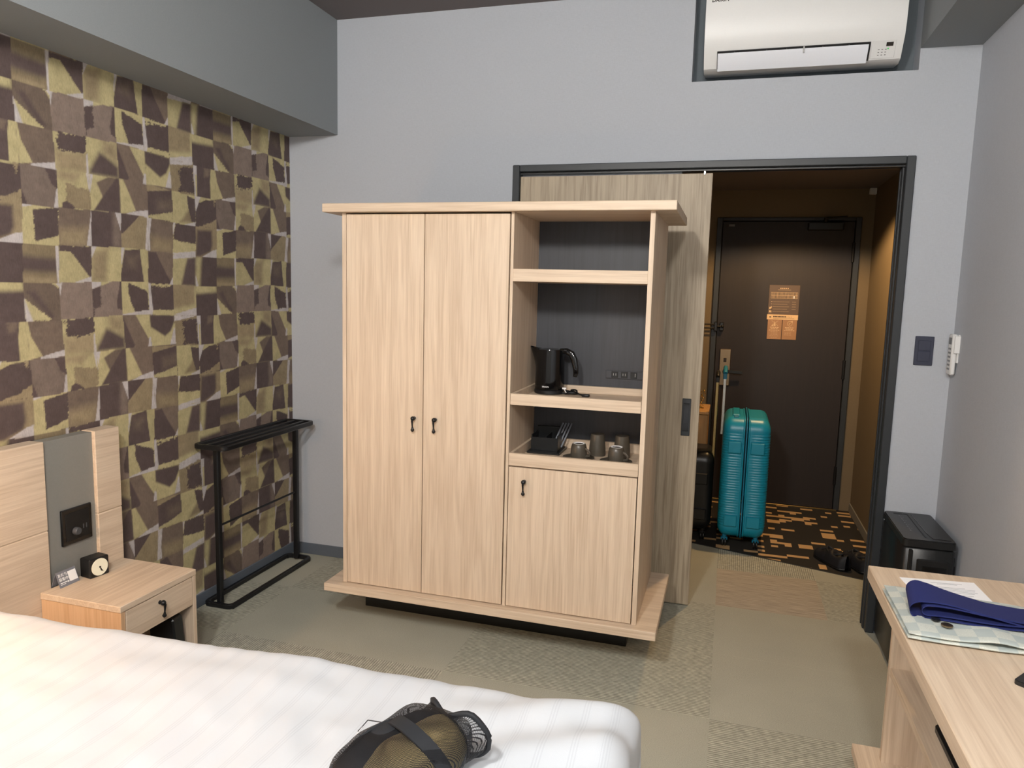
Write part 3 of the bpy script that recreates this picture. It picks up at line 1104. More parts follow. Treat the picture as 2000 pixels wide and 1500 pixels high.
def tea_set():
    zf = .813
    for i, (x, y, lab) in enumerate(((-.553, 2.872, 'upturned dark mug standing beside the black sachet box'), (-.400, 2.862, 'upturned dark mug standing at the open end of the tray'))):
        g = G(); g.lathe([(.030, 0), (.052, .003), (.064, .009), (.0645, .011), (.052, .006), (.030, .0035), (.001, .0035)], (x, y, zf), 32)
        o = g.build('saucer', 'mug_grey', None, smooth=50)
        tag(o, ('dark saucer under the mug beside the sachet box', 'dark saucer under the mug at the open tray end')[i], 'saucer', 'saucers on the lower tray')
        t = thing('mug', lab, 'mug', (x, y, zf + .0045), 'upturned mugs on the lower tray')
        z = zf + .0045
        g = G(); g.lathe([(.0335, 0), (.0340, .004), (.0315, .045), (.0285, .058), (.0250, .062), (.0235, .0625), (.0225, .060), (.001, .0595)], (x, y, z), 32)
        b = g.build('body', 'mug_grey', t, smooth=40)
        g = G(); g.lathe([(.0195, .0596), (.0195, .0625), (.0240, .0632), (.0246, .0605)], (x, y, z), 32); g.build('foot_ring', 'print_white', t, smooth=40)
        g = G(); g.lathe([(.0170, .0606), (.0165, .0612), (.0010, .0614)], (x, y, z), 24); g.build('base_mark', 'print_dark', t)
        g = G()
        pp = [(.030, .043), (.040, .040), (.052, .030), (.050, .018), (.033, .012)]
        g.tube([(x + a * .93, y - a * .36, z + h) for a, h in pp], 1, sec=(.010, .005), upv=(.36, .93, 0))
        g.build('handle', 'mug_grey', t, smooth=50)
        # teaspoon lying on the saucer rim
        s = thing('teaspoon', ('polished teaspoon on the saucer beside the sachet box', 'polished teaspoon on the saucer at the open tray end')[i], 'spoon', (x, y - .045, zf + .012), 'teaspoons on the saucers')
        g = G(); g.tube([(x - .035, y - .047, zf + .0125), (x + .03, y - .050, zf + .0125), (x + .062, y - .045, zf + .0135)], [.0016, .0018, .0026], 6); g.build('stem', 'steel', s, smooth=50)
        g = G(); g.ball((x - .045, y - .046, zf + .0125), .011, 6, (1.3, .75, .25)); g.build('bowl', 'steel', s, smooth=50)
    for i, (x, y) in enumerate(((-.497, 2.985), (-.395, 2.985))):
        g = G(); g.lathe([(.0350, 0), (.0355, .003), (.0340, .030), (.0300, .070), (.0285, .088), (.0265, .090), (.001, .0895)], (x, y, zf), 32)
        o = g.build('tumbler', 'mug_grey', None, smooth=40)
        tag(o, ('taller upturned tumbler behind the mug near the sachet box', 'taller upturned tumbler behind the mug at the open tray end')[i], 'tumbler', 'upturned tumblers on the lower tray')
    # black tray with sachet box and stick packets
    g = G(); g.box(-.780, -.640, 2.905, 3.060, zf, zf + .010, .003); o = g.build('serving_tray', 'black_satin')
    tag(o, 'flat black serving tray under the sachet box', 'tray')
    z = zf + .010
    t = thing('sachet_box', 'open black box of tea sachets on the serving tray', 'box', (-.71, 2.99, z))
    g = G()
    g.box(-.770, -.655, 2.935, 2.940, z, z + .055, .001); g.box(-.770, -.655, 3.045, 3.050, z, z + .085, .001)
    g.box(-.770, -.765, 2.940, 3.045, z, z + .065, .001); g.box(-.660, -.655, 2.940, 3.045, z, z + .065, .001); g.box(-.765, -.660, 2.940, 3.045, z, z + .004)
    g.build('case', 'black_satin', t)
    g = G(); g.box(-.7085, -.7055, 2.940, 3.045, z, z + .06); g.build('divider', 'black_satin', t)
    for i in range(4):
        x = -.692 + i * .0125
        mx = Matrix.Translation((x, 3.0, z + .006)) @ Matrix.Rotation(math.radians(20), 4, 'Y') @ Matrix.Rotation(math.radians(-18), 4, 'X')
        g = G(); g.box(-.0036, .0036, -.0015, .0015, 0, .112, .001, mx)
        o = g.build('stick_packet', 'packet', None)
        tag(o, 'slim grey stick packet leaning out of the sachet box', 'packet', 'stick packets in the sachet box')


tea_set()


# ------------------------------------------------------------------ black rack, headboard, nightstand
def round_rect(x0, x1, y0, y1, r, z, n=5):
    pts = []
    for cx, cy_, a0 in ((x1 - r, y1 - r, 0), (x0 + r, y1 - r, 90), (x0 + r, y0 + r, 180), (x1 - r, y0 + r, 270)):
        for k in range(n + 1):
            a = math.radians(a0 + 90 * k / n)
            pts.append((cx + r * math.cos(a), cy_ + r * math.sin(a), z))
    return pts


def rack():
    R = thing('garment_rack', 'low black metal rail rack standing against the patchwork wallpaper', 'rack', (-2.18, 3.05, 0))
    g = G(); g.tube(round_rect(-2.252, -2.112, 2.725, 3.392, .025, .012), 1, closed=True, sec=(.020, .022)); g.build('base_frame', 'black_metal', R, smooth=40)
    g = G(); g.tube(round_rect(-2.256, -2.096, 2.688, 3.402, .022, .760), 1, closed=True, sec=(.018, .022)); g.build('top_frame', 'black_metal', R, smooth=40)
    for x in (-2.206, -2.150):
        g = G(); g.tube([(x, 2.69, .760), (x, 3.40, .760)], 1, sec=(.016, .016)); g.build('top_bar', 'black_metal', R)
    for y in (2.745, 3.372):
        g = G(); g.tube([(-2.185, y, .012), (-2.185, y, .755)], 1, sec=(.026, .026)); g.build('post', 'black_metal', R)
    g = G(); g.tube([(-2.185, 2.745, .382), (-2.185, 3.372, .382)], .0055, 8); g.build('cross_bar', 'black_metal', R, smooth=50)
    for x in (-2.252, -2.120):
        for y in (2.74, 3.378):
            g = G(); g.lathe([(.008, 0), (.008, .003)], (x + .006, y, 0), 10); g.build('foot', 'black_plastic', R)


rack()


def headboard():
    H = thing('headboard', 'pale oak headboard with a grey fabric-look strip behind the bed', 'headboard', (-2.235, 1.2, 0))
    for y0, y1 in ((-.10, 1.893), (2.103, 2.214)):
        for z0, z1 in ((.02, .622), (.626, .935)):
            g = G(); g.box(-2.262, -2.200, y0, y1, z0, z1, .0015); g.build('wood_panel', 'oak_Y', H)
        g = G(); g.box(-2.262, -2.203, y0 + .002, y1 - .002, .62, .628); g.build('groove', 'oak_Y', H)
    g = G(); g.box(-2.262, -2.214, 1.893, 2.103, .02, .932, .001); g.build('grey_strip', 'grey_panel', H)
    # switch and socket plate
    P = thing('bedside_switch_plate', 'square black switch plate on the grey headboard strip', 'switch', (-2.2, 2.02, .6))
    g = G(); g.box(-2.214, -2.2045, 1.952, 2.078, .545, .675, .002); g.build('plate', 'black_gloss', P)
    g = G(); g.box(-2.2045, -2.2025, 1.966, 2.064, .560, .660, .001); g.build('insert', 'black_plastic', P)
    g = G(); g.lathe([(.014, 0), (.014, .012), (.011, .016), (.001, .016)], (-2.2025, 2.004, .590), 18, 'X'); g.build('dimmer_knob', 'grey_rubber', P, smooth=40)
    for y in (2.036, 2.049):
        g = G(); g.box(-2.2027, -2.2017, y, y + .004, .590, .606); g.build('socket_slot', 'grey_rubber', P)


headboard()


def nightstand():
    N = thing('nightstand', 'pale oak nightstand with one drawer beside the bed', 'nightstand', (-2.03, 2.03, 0))
    x0, x1, y0, y1, zt = -2.198, -1.862, 1.850, 2.205, .42
    g = G(); g.box(x0, x1 + .002, y0 - .003, y1, zt - .022, zt, .0015); g.build('top', 'oak_Y', N)
    g = G(); g.box(x0, x1, y0, y0 + .018, 0, zt - .022, .001); g.build('side_panel', 'oak_lamplit_Z', N)
    g = G(); g.box(x0, x1, y1 - .018, y1, 0, zt - .022, .001); g.build('side_panel', 'oak_Z', N)
    g = G(); g.box(x0, x0 + .012, y0 + .018, y1 - .018, 0, zt - .022); g.build('back_panel', 'oak_Y', N)
    g = G(); g.box(x0 + .012, x1 - .004, y0 + .018, y1 - .018, .05, .068, .001); g.build('bottom_shelf', 'oak_Y', N)
    g = G(); g.box(x1 - .016, x1 + .001, y0 + .021, y1 - .021, .288, zt - .025, .001)
    d = g.build('drawer', 'oak_Y', N)
    g = G(); g.box(x0 + .02, x1 - .016, y0 + .025, y1 - .025, .295, .385); g.build('drawer_box', 'oak_Y', d)
    drop_pull(x1 + .001, 2.020, .366, d, (1, 0, 0))
    # folded black stand kept in the open bay
    B = thing('upright_case', 'slim black upright case in the open bay of the nightstand', 'case', (-1.93, 2.14, .068))
    mx = Matrix.Translation((-1.93, 2.145, .068)) @ Matrix.Rotation(math.radians(6), 4, 'X')
    g = G(); g.box(-.06, .055, -.030, .022, .0, .200, .006, mx); g.build('body', 'black_satin', B)
    g = G(); g.ball((-1.873, 2.128, .135), .004, 6); g.build('stud', 'steel', B)


nightstand()


def clock_and_card():
    zt = .42
    # cube clock, turned a little towards the foot of the bed
    C_ = thing('alarm_clock', 'small black cube alarm clock on the nightstand', 'clock', (-2.155, 2.035, zt))
    mx = Matrix.Translation((-2.160, 2.036, zt)) @ Matrix.Rotation(math.radians(-9), 4, 'Z') @ Matrix.Scale(1.14, 4)
    s = .030
    g = G(); g.box(-.022, .026, -.033, .033, 0, .062, .003, mx); g.build('case', 'black_plastic', C_)
    g = G(); g.lathe([(.0275, 0), (.0275, .0016), (.0255, .0018), (.001, .0016)], (.026, 0, .031), 32, 'X', mx); dl = g.build('dial', 'dial_cream', C_)
    g = G()
    g.tube([(.0285, 0, .031), (.0285, .009, .015)], .0011, 5, mx=mx)
    g.tube([(.0287, 0, .031), (.0287, .004, .018)], .0016, 5, mx=mx)
    g.lathe([(.003, 0), (.003, .0012)], (.0278, 0, .031), 10, 'X', mx)
    g.build('hands', 'print_dark', dl)
    # tent card
    T = thing('tent_card', 'grey folded tent card with white lettering on the nightstand', 'card', (-2.18, 1.935, zt))
    W2 = .080
    base = Vector((-2.164, 1.897, zt))
    ydir = Vector((-.02, 1, 0)).normalized()
    n_out = Vector((1, .02, 0)).normalized()
    tilt = math.radians(69)
    upd = (-n_out * math.cos(tilt) + Vector((0, 0, 1)) * math.sin(tilt))
    L = .056
    nn = ydir.cross(upd).normalized()
    g = G()
    a = base
    for k, (p, q) in enumerate(((a, a + upd * L), (a + upd * L, a - n_out * (2 * L * math.cos(tilt))))):
        e = q - p
        th = .0012
        t_n = ydir.cross(e).normalized() * th
        vs = [p, p + ydir * W2, q + ydir * W2, q]
        vs = [tuple(v_) for v_ in vs] + [tuple(v_ - t_n) for v_ in vs]
        g.add(vs, [(0, 1, 2, 3), (7, 6, 5, 4), (0, 4, 5, 1), (1, 5, 6, 2), (2, 6, 7, 3), (3, 7, 4, 0)])
    cd = g.build('folded_card', 'card_grey', T)
    o = base + nn * .0006
    text('友だち', .0130, 'print_white', cd, frame_mx(o + ydir * .004 + upd * .038, ydir, upd))
    text('募集中', .0130, 'print_white', cd, frame_mx(o + ydir * .004 + upd * .023, ydir, upd))
    g = G()
    mm = frame_mx(o, ydir, upd)
    for i, (wd, h) in enumerate(((.026, .0030), (.020, .0018))):
        g.box(.006, .006 + wd, .014 - i * .005, .014 - i * .005 + h, 0, .0004, mx=mm)
    g.box(.034, .041, .012, .017, 0, .0004, mx=mm)
    g.build('small_print', 'print_white', cd)
    g = G(); g.box(.044, .077, .011, .047, 0, .0005, mx=mm); g.build('blank_square', 'print_white', cd)


clock_and_card()


# ------------------------------------------------------------------ bed and bag
def bed():
    B = thing('bed', 'bed made up with a plain white duvet', 'bed', (-1.15, .95, 0))
    x0, x1, y0, y1 = -2.19, -.155, .28, 1.655
    g = G(); g.box(x0 + .02, x1 - .06, y0 + .04, y1 - .14, .06, .24, .004); g.build('bed_base', 'dark_back', B)
    for x in (x0 + .10, x1 - .16):
        for y in (y0 + .12, y1 - .14):
            g = G(); g.box(x - .03, x + .03, y - .03, y + .03, 0, .06, .002); g.build('leg', 'black_satin', B)
    g = G(); g.box(x0 + .01, x1 - .04, y0 + .03, y1 - .12, .24, .44, .03); g.build('mattress', 'paper_white', B, smooth=60)

    # duvet: draped sheet, rounded over the edges, softly creased
    nx, ny = 190, 130
    LX, LY = (x1 - x0) + .30, (y1 - y0) + .52

    def duvet(u_, v_):
        s = u_ * LX                  # along X from headboard, over the foot
        t = v_ * LY - .26            # across
        zt = .505
        X = s
        Z = 0.0
        r = .075
        dx = (x1 - x0) - r
        fx = 0.0
        if s > dx:
            a = min((s - dx) / r, math.pi / 2)
            X = dx + r * math.sin(a)
            fx = r * (1 - math.cos(a)) + max(0, s - dx - r * math.pi / 2)
        W_ = y1 - y0
        Yv = t
        fy = 0.0
        for sgn, edge in ((1, W_ - r), (-1, r)):
            e = (t - edge) * sgn
            if e > 0:
                a = min(e / r, math.pi / 2)
                Yv = edge + sgn * r * math.sin(a)
                fy = r * (1 - math.cos(a)) + max(0, e - r * math.pi / 2)
        drop = max(fx, fy) if min(fx, fy) <= 0 else math.hypot(fx, fy) * .86 + .14 * max(fx, fy)
        drop = min(drop, .30)
        x, y = x0 + X, y0 + Yv
        y += .045 * (x + 1.05) / .95 * max(0.0, min(1.0, Yv / (W_ * .6) - .5))
        # corner folds swell outwards
        if fx > 0 and fy > 0:
            k = min(fx, fy)
            x += .05 * k * math.sin((fx - fy) * 26)
            y += .05 * k * math.sin((fx - fy) * 22 + 1)
        n1 = mnoise.noise(Vector((x * 2.0, y * 2.6, 0.3)))
        n2 = mnoise.noise(Vector((x * 5.5 + y * 2, y * 8.0 - x * 1.5, 2.3)))
        n3 = mnoise.noise(Vector((x * 16 + y * 7, y * 10 - x * 5, 5.3)))
        dz = .014 * n1 + .009 * n2 + .0040 * n3
        # diagonal pulls near the foot
        foot = max(0, min(1, (x - (x1 - .50)) / .45))
        dz += foot * .011 * math.sin((x * .55 - y * 1.0) * 34 + 2.0 * n1)
        dz += .012 * math.exp(-((x + .40) / .25) ** 2) * math.exp(-((y - 1.55) / .18) ** 2)
        edge = max(0.0, 1 - drop / .05)
        out = (1 - edge) * (.010 * n2 + .006 * math.sin(x * 23 + n1 * 3))
        return (x + (out if fx > 0 else 0), y + (out if fy > 0 else 0), zt - drop + dz)
    g = G(); g.grid(duvet, nx, ny)
    g.build('duvet', 'duvet_cotton', B, smooth=80)
    # one pillow at the head, beyond the frame of the photo's view of the bed
    g = G(); g.ball((-1.98, .80, .565), .30, 14, (.62, 1.05, .24)); g.build('pillow', 'duvet_cotton', B, smooth=80)


bed()


def mesh_bag():
    B = thing('mesh_bag', 'black net drawstring bag holding an olive knit garment on the bed', 'bag', (-.56, 1.28, .5))
    c = Vector((-.552, 1.212, .574))
    # long axis runs from the near end of the bed up to the open end
    ax = Vector((.42, .91, 0)).normalized()
    bx = Vector((.91, -.42, 0)).normalized()
    mx = Matrix((ax, -bx, Vector((0, 0, 1)))).transposed().to_4x4()
    mx.translation = c
    mx = mx @ Matrix.Diagonal((.84, .73, .84, 1))

    def blob(L, Wd, Hh, seed, rough, e=2.6):
        def fn(u_, v_):
            a = 2 * math.pi * u_
            t = (v_ * 2 - 1)
            k = max(0.0, 1 - abs(t) ** e) ** (1 / e)
            x = L * t
            y = Wd * k * math.copysign(abs(math.cos(a)) ** .8, math.cos(a))
            z = Hh * k * math.copysign(abs(math.sin(a)) ** .8, math.sin(a))
            p = Vector((x, y, z))
            n_ = mnoise.noise(p * 11 + Vector((seed, 0, 0))) * rough
            z2 = z + n_ * .7
            if z2 < -.070:
                z2 = -.070
            return (x + n_ * .3, y + n_, z2)
        return fn
    g = G(); g.grid(blob(.185, .120, .078, 1.0, .022), 48, 36, closed_u=True, mx=mx); g.build('net', 'black_net', B, smooth=80)
    g = G(); g.grid(blob(.145, .086, .070, 4.0, .016), 40, 30, closed_u=True, mx=mx @ Matrix.Translation((.012, -.022, .0005))); g.build('knit_contents', 'olive_knit', B, smooth=80)
    g = G(); g.grid(blob(.165, .066, .068, 9.0, .012), 32, 26, closed_u=True, mx=mx @ Matrix.Translation((-.002, .052, .0))); g.build('lining', 'webbing', B, smooth=80)

    def over(xc, off, wd, h0=.083, skew=.0, y0=-.118, y1=.118, n=22, name='strap'):
        g = G()
        pts = []
        for i in range(n + 1):
            t = i / n
            a = math.pi * t
            yy = y0 + (y1 - y0) * (1 - math.cos(a)) / 2
            zz = -.050 + (h0 + .050) * math.sin(a) ** .62
            pts.append((xc + skew * (yy) + off * math.sin(a), yy, zz))
        g.tube(pts, 1, sec=(wd, .004), upv=(0, 0, 1), mx=mx)
        return g.build(name, 'webbing', B, smooth=50)
    # webbing bands round the bag and along the rim
    vs = []

    def band(pts, wdir, wd, name):
        g = G()
        P = [mx @ Vector(p) for p in pts]
        wv = (mx.to_3x3() @ Vector(wdir)).normalized() * wd / 2
        v_, f_ = [], []
        for i, p in enumerate(P):
            d = P[min(i + 1, len(P) - 1)] - P[max(i - 1, 0)]
            nrm = wv.cross(d).normalized() * .002
            v_ += [tuple(p - wv - nrm), tuple(p + wv - nrm), tuple(p + wv + nrm), tuple(p - wv + nrm)]
        for i in range(len(P) - 1):
            for k in range(4):
                k2 = (k + 1) % 4
                f_.append((i * 4 + k, i * 4 + k2, (i + 1) * 4 + k2, (i + 1) * 4 + k))
        f_ += [(3, 2, 1, 0), tuple((len(P) - 1) * 4 + k for k in range(4))]
        g.add(v_, f_)
        return g.build(name, 'webbing', B, smooth=50)
    arc = []
    for i in range(25):
        a = math.pi * i / 24
        arc.append((.055 - .05 * math.sin(a) + .01 * math.cos(a), .126 * math.cos(a), -.045 + .128 * math.sin(a) ** .7))
    band(arc, (1, 0, .1), .030, 'strap')
    arc = []
    for i in range(19):
        t = i / 18
        arc.append((-.17 + .30 * t, .070 + .022 * math.sin(math.pi * t), -.010 + .064 * math.sin(math.pi * (.15 + .75 * t)) ** .8))
    band(arc, (0, -.6, .8), .028, 'side_strap')
    # raised rim of the open end, two peaks
    g = G()
    rim = []
    for i in range(41):
        a = 2 * math.pi * i / 40
        zz = .004 + .060 * math.sin(a) + .016 * abs(math.cos(a)) * (1 if math.sin(a) > -.2 else 0) + .016 * math.exp(-((a - 2.3) / .35) ** 2) - .014 * math.exp(-((a - 1.5) / .3) ** 2)
        rim.append((.150 + .030 * abs(math.cos(a)) ** 2 - .018 * math.sin(a), .112 * math.cos(a), max(-.066, zz)))
    g.tube(rim[:-1], 1, closed=True, sec=(.012, .012), mx=mx)
    g.build('rim', 'webbing', B, smooth=60)

    def mouth(u_, v_):
        i = u_ * 40
        p = Vector(rim[int(i) % 40])
        a = 2 * math.pi * u_
        q = Vector((.115, .104 * math.cos(a), .004 + .066 * math.sin(a)))
        r_ = p.lerp(q, v_)
        return tuple(r_)
    g = G(); g.grid(mouth, 40, 4, closed_u=True, mx=mx); g.build('mouth_net', 'black_net', B, smooth=80)
    # white care tag on a thread
    g = G()
    q = [(-.712, 1.300, .532), (-.692, 1.306, .562), (-.676, 1.190, .566), (-.704, 1.178, .530)]
    g.add(q + [(x, y, z + .0006) for x, y, z in q], [(0, 1, 2, 3), (7, 6, 5, 4), (0, 4, 5, 1), (1, 5, 6, 2), (2, 6, 7, 3), (3, 7, 4, 0)])
    g.build('swing_tag', 'paper_white', B)
    g = G(); g.tube([(-.700, 1.300, .552), (-.686, 1.318, .570), (-.648, 1.306, .580)], .0012, 5); g.build('tag_loop', 'webbing', B)


mesh_bag()


# ------------------------------------------------------------------ desk and what lies on it
def desk():
    K = thing('desk', 'pale oak desk with an open shelf along the plain wall', 'desk', (.66, 1.4, 0))
    x0, x1, y0, y1 = .432, .900, .35, 2.288
    g = G(); g.box(x0, x1, y0, y1, .671, .711, .002); g.build('desktop', 'oak_Y', K)
    g = G(); g.box(x0 - .004, x1, y0, y1 - .015, .128, .160, .002); g.build('base_panel', 'oak_Y', K)
    g = G(); g.box(x0 + .14, x1 - .02, y0 + .10, y1 - .16, 0, .128, .002); g.build('plinth', 'black_satin', K)
    for y in (2.196, y0 + .05):
        g = G(); g.box(.493, x1, y, y + .020, .160, .671, .001); g.build('end_panel', 'oak_Z', K)
    g = G(); g.box(x1 - .014, x1 - .002, y0 + .07, 1.86, .160, .671); g.build('back_panel', 'dark_back', K)
    g = G(); g.box(.494, x1 - .014, y0 + .07, 2.196, .428, .450, .001); g.build('shelf', 'oak_Y', K)
    g = G(); g.box(.575, x1 - .014, 1.845, 1.863, .160, .428, .001); g.build('divider_panel', 'oak_Z', K)
    # grey gap between the end panel and the inner cabinet
    g = G(); g.box(.590, .600, y0 + .10, 1.84, .164, .424, .001)
    d = g.build('cupboard_door', 'oak_Z', K)
    g = G(); g.tube([(.586, 1.78, .30), (.574, 1.78, .30), (.574, 1.70, .30), (.586, 1.70, .30)], .004, 8); g.build('pull', 'black_metal', d)
    # black folio lying on the shelf
    F = thing('black_folio', 'long black folio lying on the open shelf under the desktop', 'folder', (.66, 1.6, .45))
    g = G(); g.prism([(p[0], p[1]) for p in round_rect(.535, .80, 1.15, 1.905, .018, 0)], 'Z', .4502, .462); g.build('cover', 'black_satin', F)
    g = G(); g.prism([(p[0], p[1]) for p in round_rect(.541, .795, 1.156, 1.899, .016, 0)], 'Z', .462, .470); g.build('pad', 'black_plastic', F)
    # paper notice
    z = .711
    P = thing('paper_notice', 'white printed sheet lying on the desk behind the folded robe', 'paper', (.6, 2.17, z))
    def quad(g, pts, z0, z1):
        g.prism(pts, 'Z', z0, z1)
    a, b, c, d4 = Vector((.500, 2.213)), Vector((.692, 2.240)), Vector((.700, 2.085)), Vector((.520, 2.060))
    g = G(); g.prism([tuple(a), tuple(d4), tuple(c), tuple(b)], 'Z', z, z + .0012); sh = g.build('sheet', 'paper_white', P)
    g = G()
    rng = random.Random(5)
    for i, (t, s0, s1) in enumerate(((.14, .38, .80), (.19, .45, .72), (.34, .25, .78), (.40, .25, .90), (.46, .25, .88), (.52, .25, .90), (.58, .30, .84), (.68, .52, .80), (.76, .58, .72))):
        p0 = a.lerp(d4, t)
        p1 = b.lerp(c, t)
        q0, q1 = p0.lerp(p1, s0), p0.lerp(p1, s1)
        dn = (d4 - a).normalized() * .0016
        g.prism([tuple(q0), tuple(q0 + dn), tuple(q1 + dn), tuple(q1)], 'Z', z + .0012, z + .0015)
    g.build('printed_lines', 'ink_grey', sh)

    # folded robe: thick folded cloth with a rolled near edge
    R = thing('folded_robe', 'folded sage and cream checked cotton robe on the desk', 'robe', (.6, 1.93, z))

    def layer(zb, th, ins, seed):
        def fn(u_, v_):
            # closed loop in section (v: 0..1 round), u along X
            X = .434 + ins + (.36 - ins) * u_
            a = 2 * math.pi * v_
            hy = .150 - ins * .6 - .035 * max(0, u_ - .2)
            yc = 1.940 - .02 * u_
            n_ = mnoise.noise(Vector((X * 9, seed, v_ * 3)))
            ed = max(.22, min(1, u_ * 14))
            yy = yc + hy * math.copysign(abs(math.cos(a)) ** .35, math.cos(a))
            zz = zb + th / 2 + th / 2 * ed * math.copysign(abs(math.sin(a)) ** .7, math.sin(a))
            wv = .004 * mnoise.noise(Vector((X * 12, yy * 12, seed)))
            if math.sin(a) < 0 and zb < .715:
                wv = max(0, wv) * .3
            if yy < yc and zb >= .72:
                wv += .006 * math.exp(-((X - .61) / .05) ** 2) * (1 if math.cos(a) < 0 else 0)
            return (X, yy + .006 * n_, zz + wv)
        return fn
    g = G(); g.grid(lambda u_, v_: layer(z + .0012, .012, 0, 1.0)(v_, u_), 44, 40, closed_u=True); g.build('lower_fold', 'sage_check', R, smooth=70)
    g = G(); g.grid(lambda u_, v_: layer(z + .0122, .011, .002, 4.0)(v_, u_), 44, 40, closed_u=True); g.build('upper_fold', 'sage_check', R, smooth=70)
    zr = z + .0275
    # navy sash, doubled over itself with a loop at one end
    S = thing('sash', 'navy blue cloth sash folded over on the robe', 'sash', (.6, 1.95, zr))
    def ribbon(ctr, hw, name, th=.0035):
        g = G()
        v_, f_ = [], []
        n = len(ctr)
        for (x, y, zz), (dx, dy, dz) in zip(ctr, hw):
            v_ += [(x - dx, y - dy, zz - dz), (x + dx, y + dy, zz + dz), (x + dx, y + dy, zz + dz + th), (x - dx, y - dy, zz - dz + th)]
        for i in range(n - 1):
            for k in range(4):
                k2 = (k + 1) % 4
                f_.append((i * 4 + k, i * 4 + k2, (i + 1) * 4 + k2, (i + 1) * 4 + k))
        f_ += [(3, 2, 1, 0), tuple((n - 1) * 4 + k for k in range(4))]
        g.add(v_, f_)
        return g.build(name, 'navy_cloth', S, smooth=60)
    # lower run, loop round the end, upper run back
    def path(off, r, x_end, top):
        pts, hw = [], []
        x_l = .482 + off
        N = 16
        for i in range(N + 1):
            t = i / N
            x = x_end + (x_l - x_end) * t
            pts.append((x, 1.925 - .03 * (x - .48) - .018 * math.sin(max(0, x - .5) * 14), zr + off * .55 + .001))
        for i in range(1, 13):
            a = math.pi * i / 13
            pts.append((x_l - r * math.sin(a), 1.925, zr + off * .55 + .001 + r * (1 - math.cos(a)) * .85))
        h = zr + off * .55 + .001 + 2 * r * .85
        for i in range(N + 1):
            t = i / N
            x = x_l + (x_end - x_l) * t
            sag = (h - (zr + off * .55 + .006)) * min(1, t * 1.7) ** 1.6
            pts.append((x, 1.925 - .03 * (x - .48) - .018 * math.sin(max(0, x - .5) * 14), h - sag + .004 * max(0, t - .35)))
        for p in pts:
            hw.append((.004, .044, .010 * math.exp(-((p[0] - .47) / .05) ** 2)))
        return pts, hw
    for off, r, nm in ((.0, .0250, 'outer_fold'), (.016, .0140, 'inner_fold')):
        p, h = path(off, r, .86, True)
        ribbon(p, h, nm)
    # two dark round toggles
    for i, (x, y, s) in enumerate(((.507, 1.868, .010), (.524, 1.842, .0125))):
        g = G(); g.lathe([(s, 0), (s, .0025), (s * .8, .0032), (s * .3, .0022), (.0005, .0022)], (x, y, zr + .0005), 20)
        o = g.build('coin', 'lock_steel' if i else 'black_satin', None, smooth=40)
        tag(o, ('dark coin half under the navy sash on the robe', 'dull metal coin lying free on the checked robe')[i], 'coin')
    # phone: only its corner shows
    Ph = thing('phone', 'black phone lying flat on the desk', 'phone', (.665, 1.63, z))
    mx = Matrix.Translation((.674, 1.690, z)) @ Matrix.Rotation(math.radians(-38), 4, 'Z')
    g = G(); g.prism([(p[0], p[1]) for p in round_rect(-.036, .036, -.075, .075, .009, 0)], 'Z', 0.0, .008, mx); b = g.build('body', 'black_satin', Ph)
    g = G(); g.prism([(p[0], p[1]) for p in round_rect(-.033, .033, -.072, .072, .007, 0)], 'Z', .008, .0085, mx); g.build('screen', 'black_gloss', b)


desk()


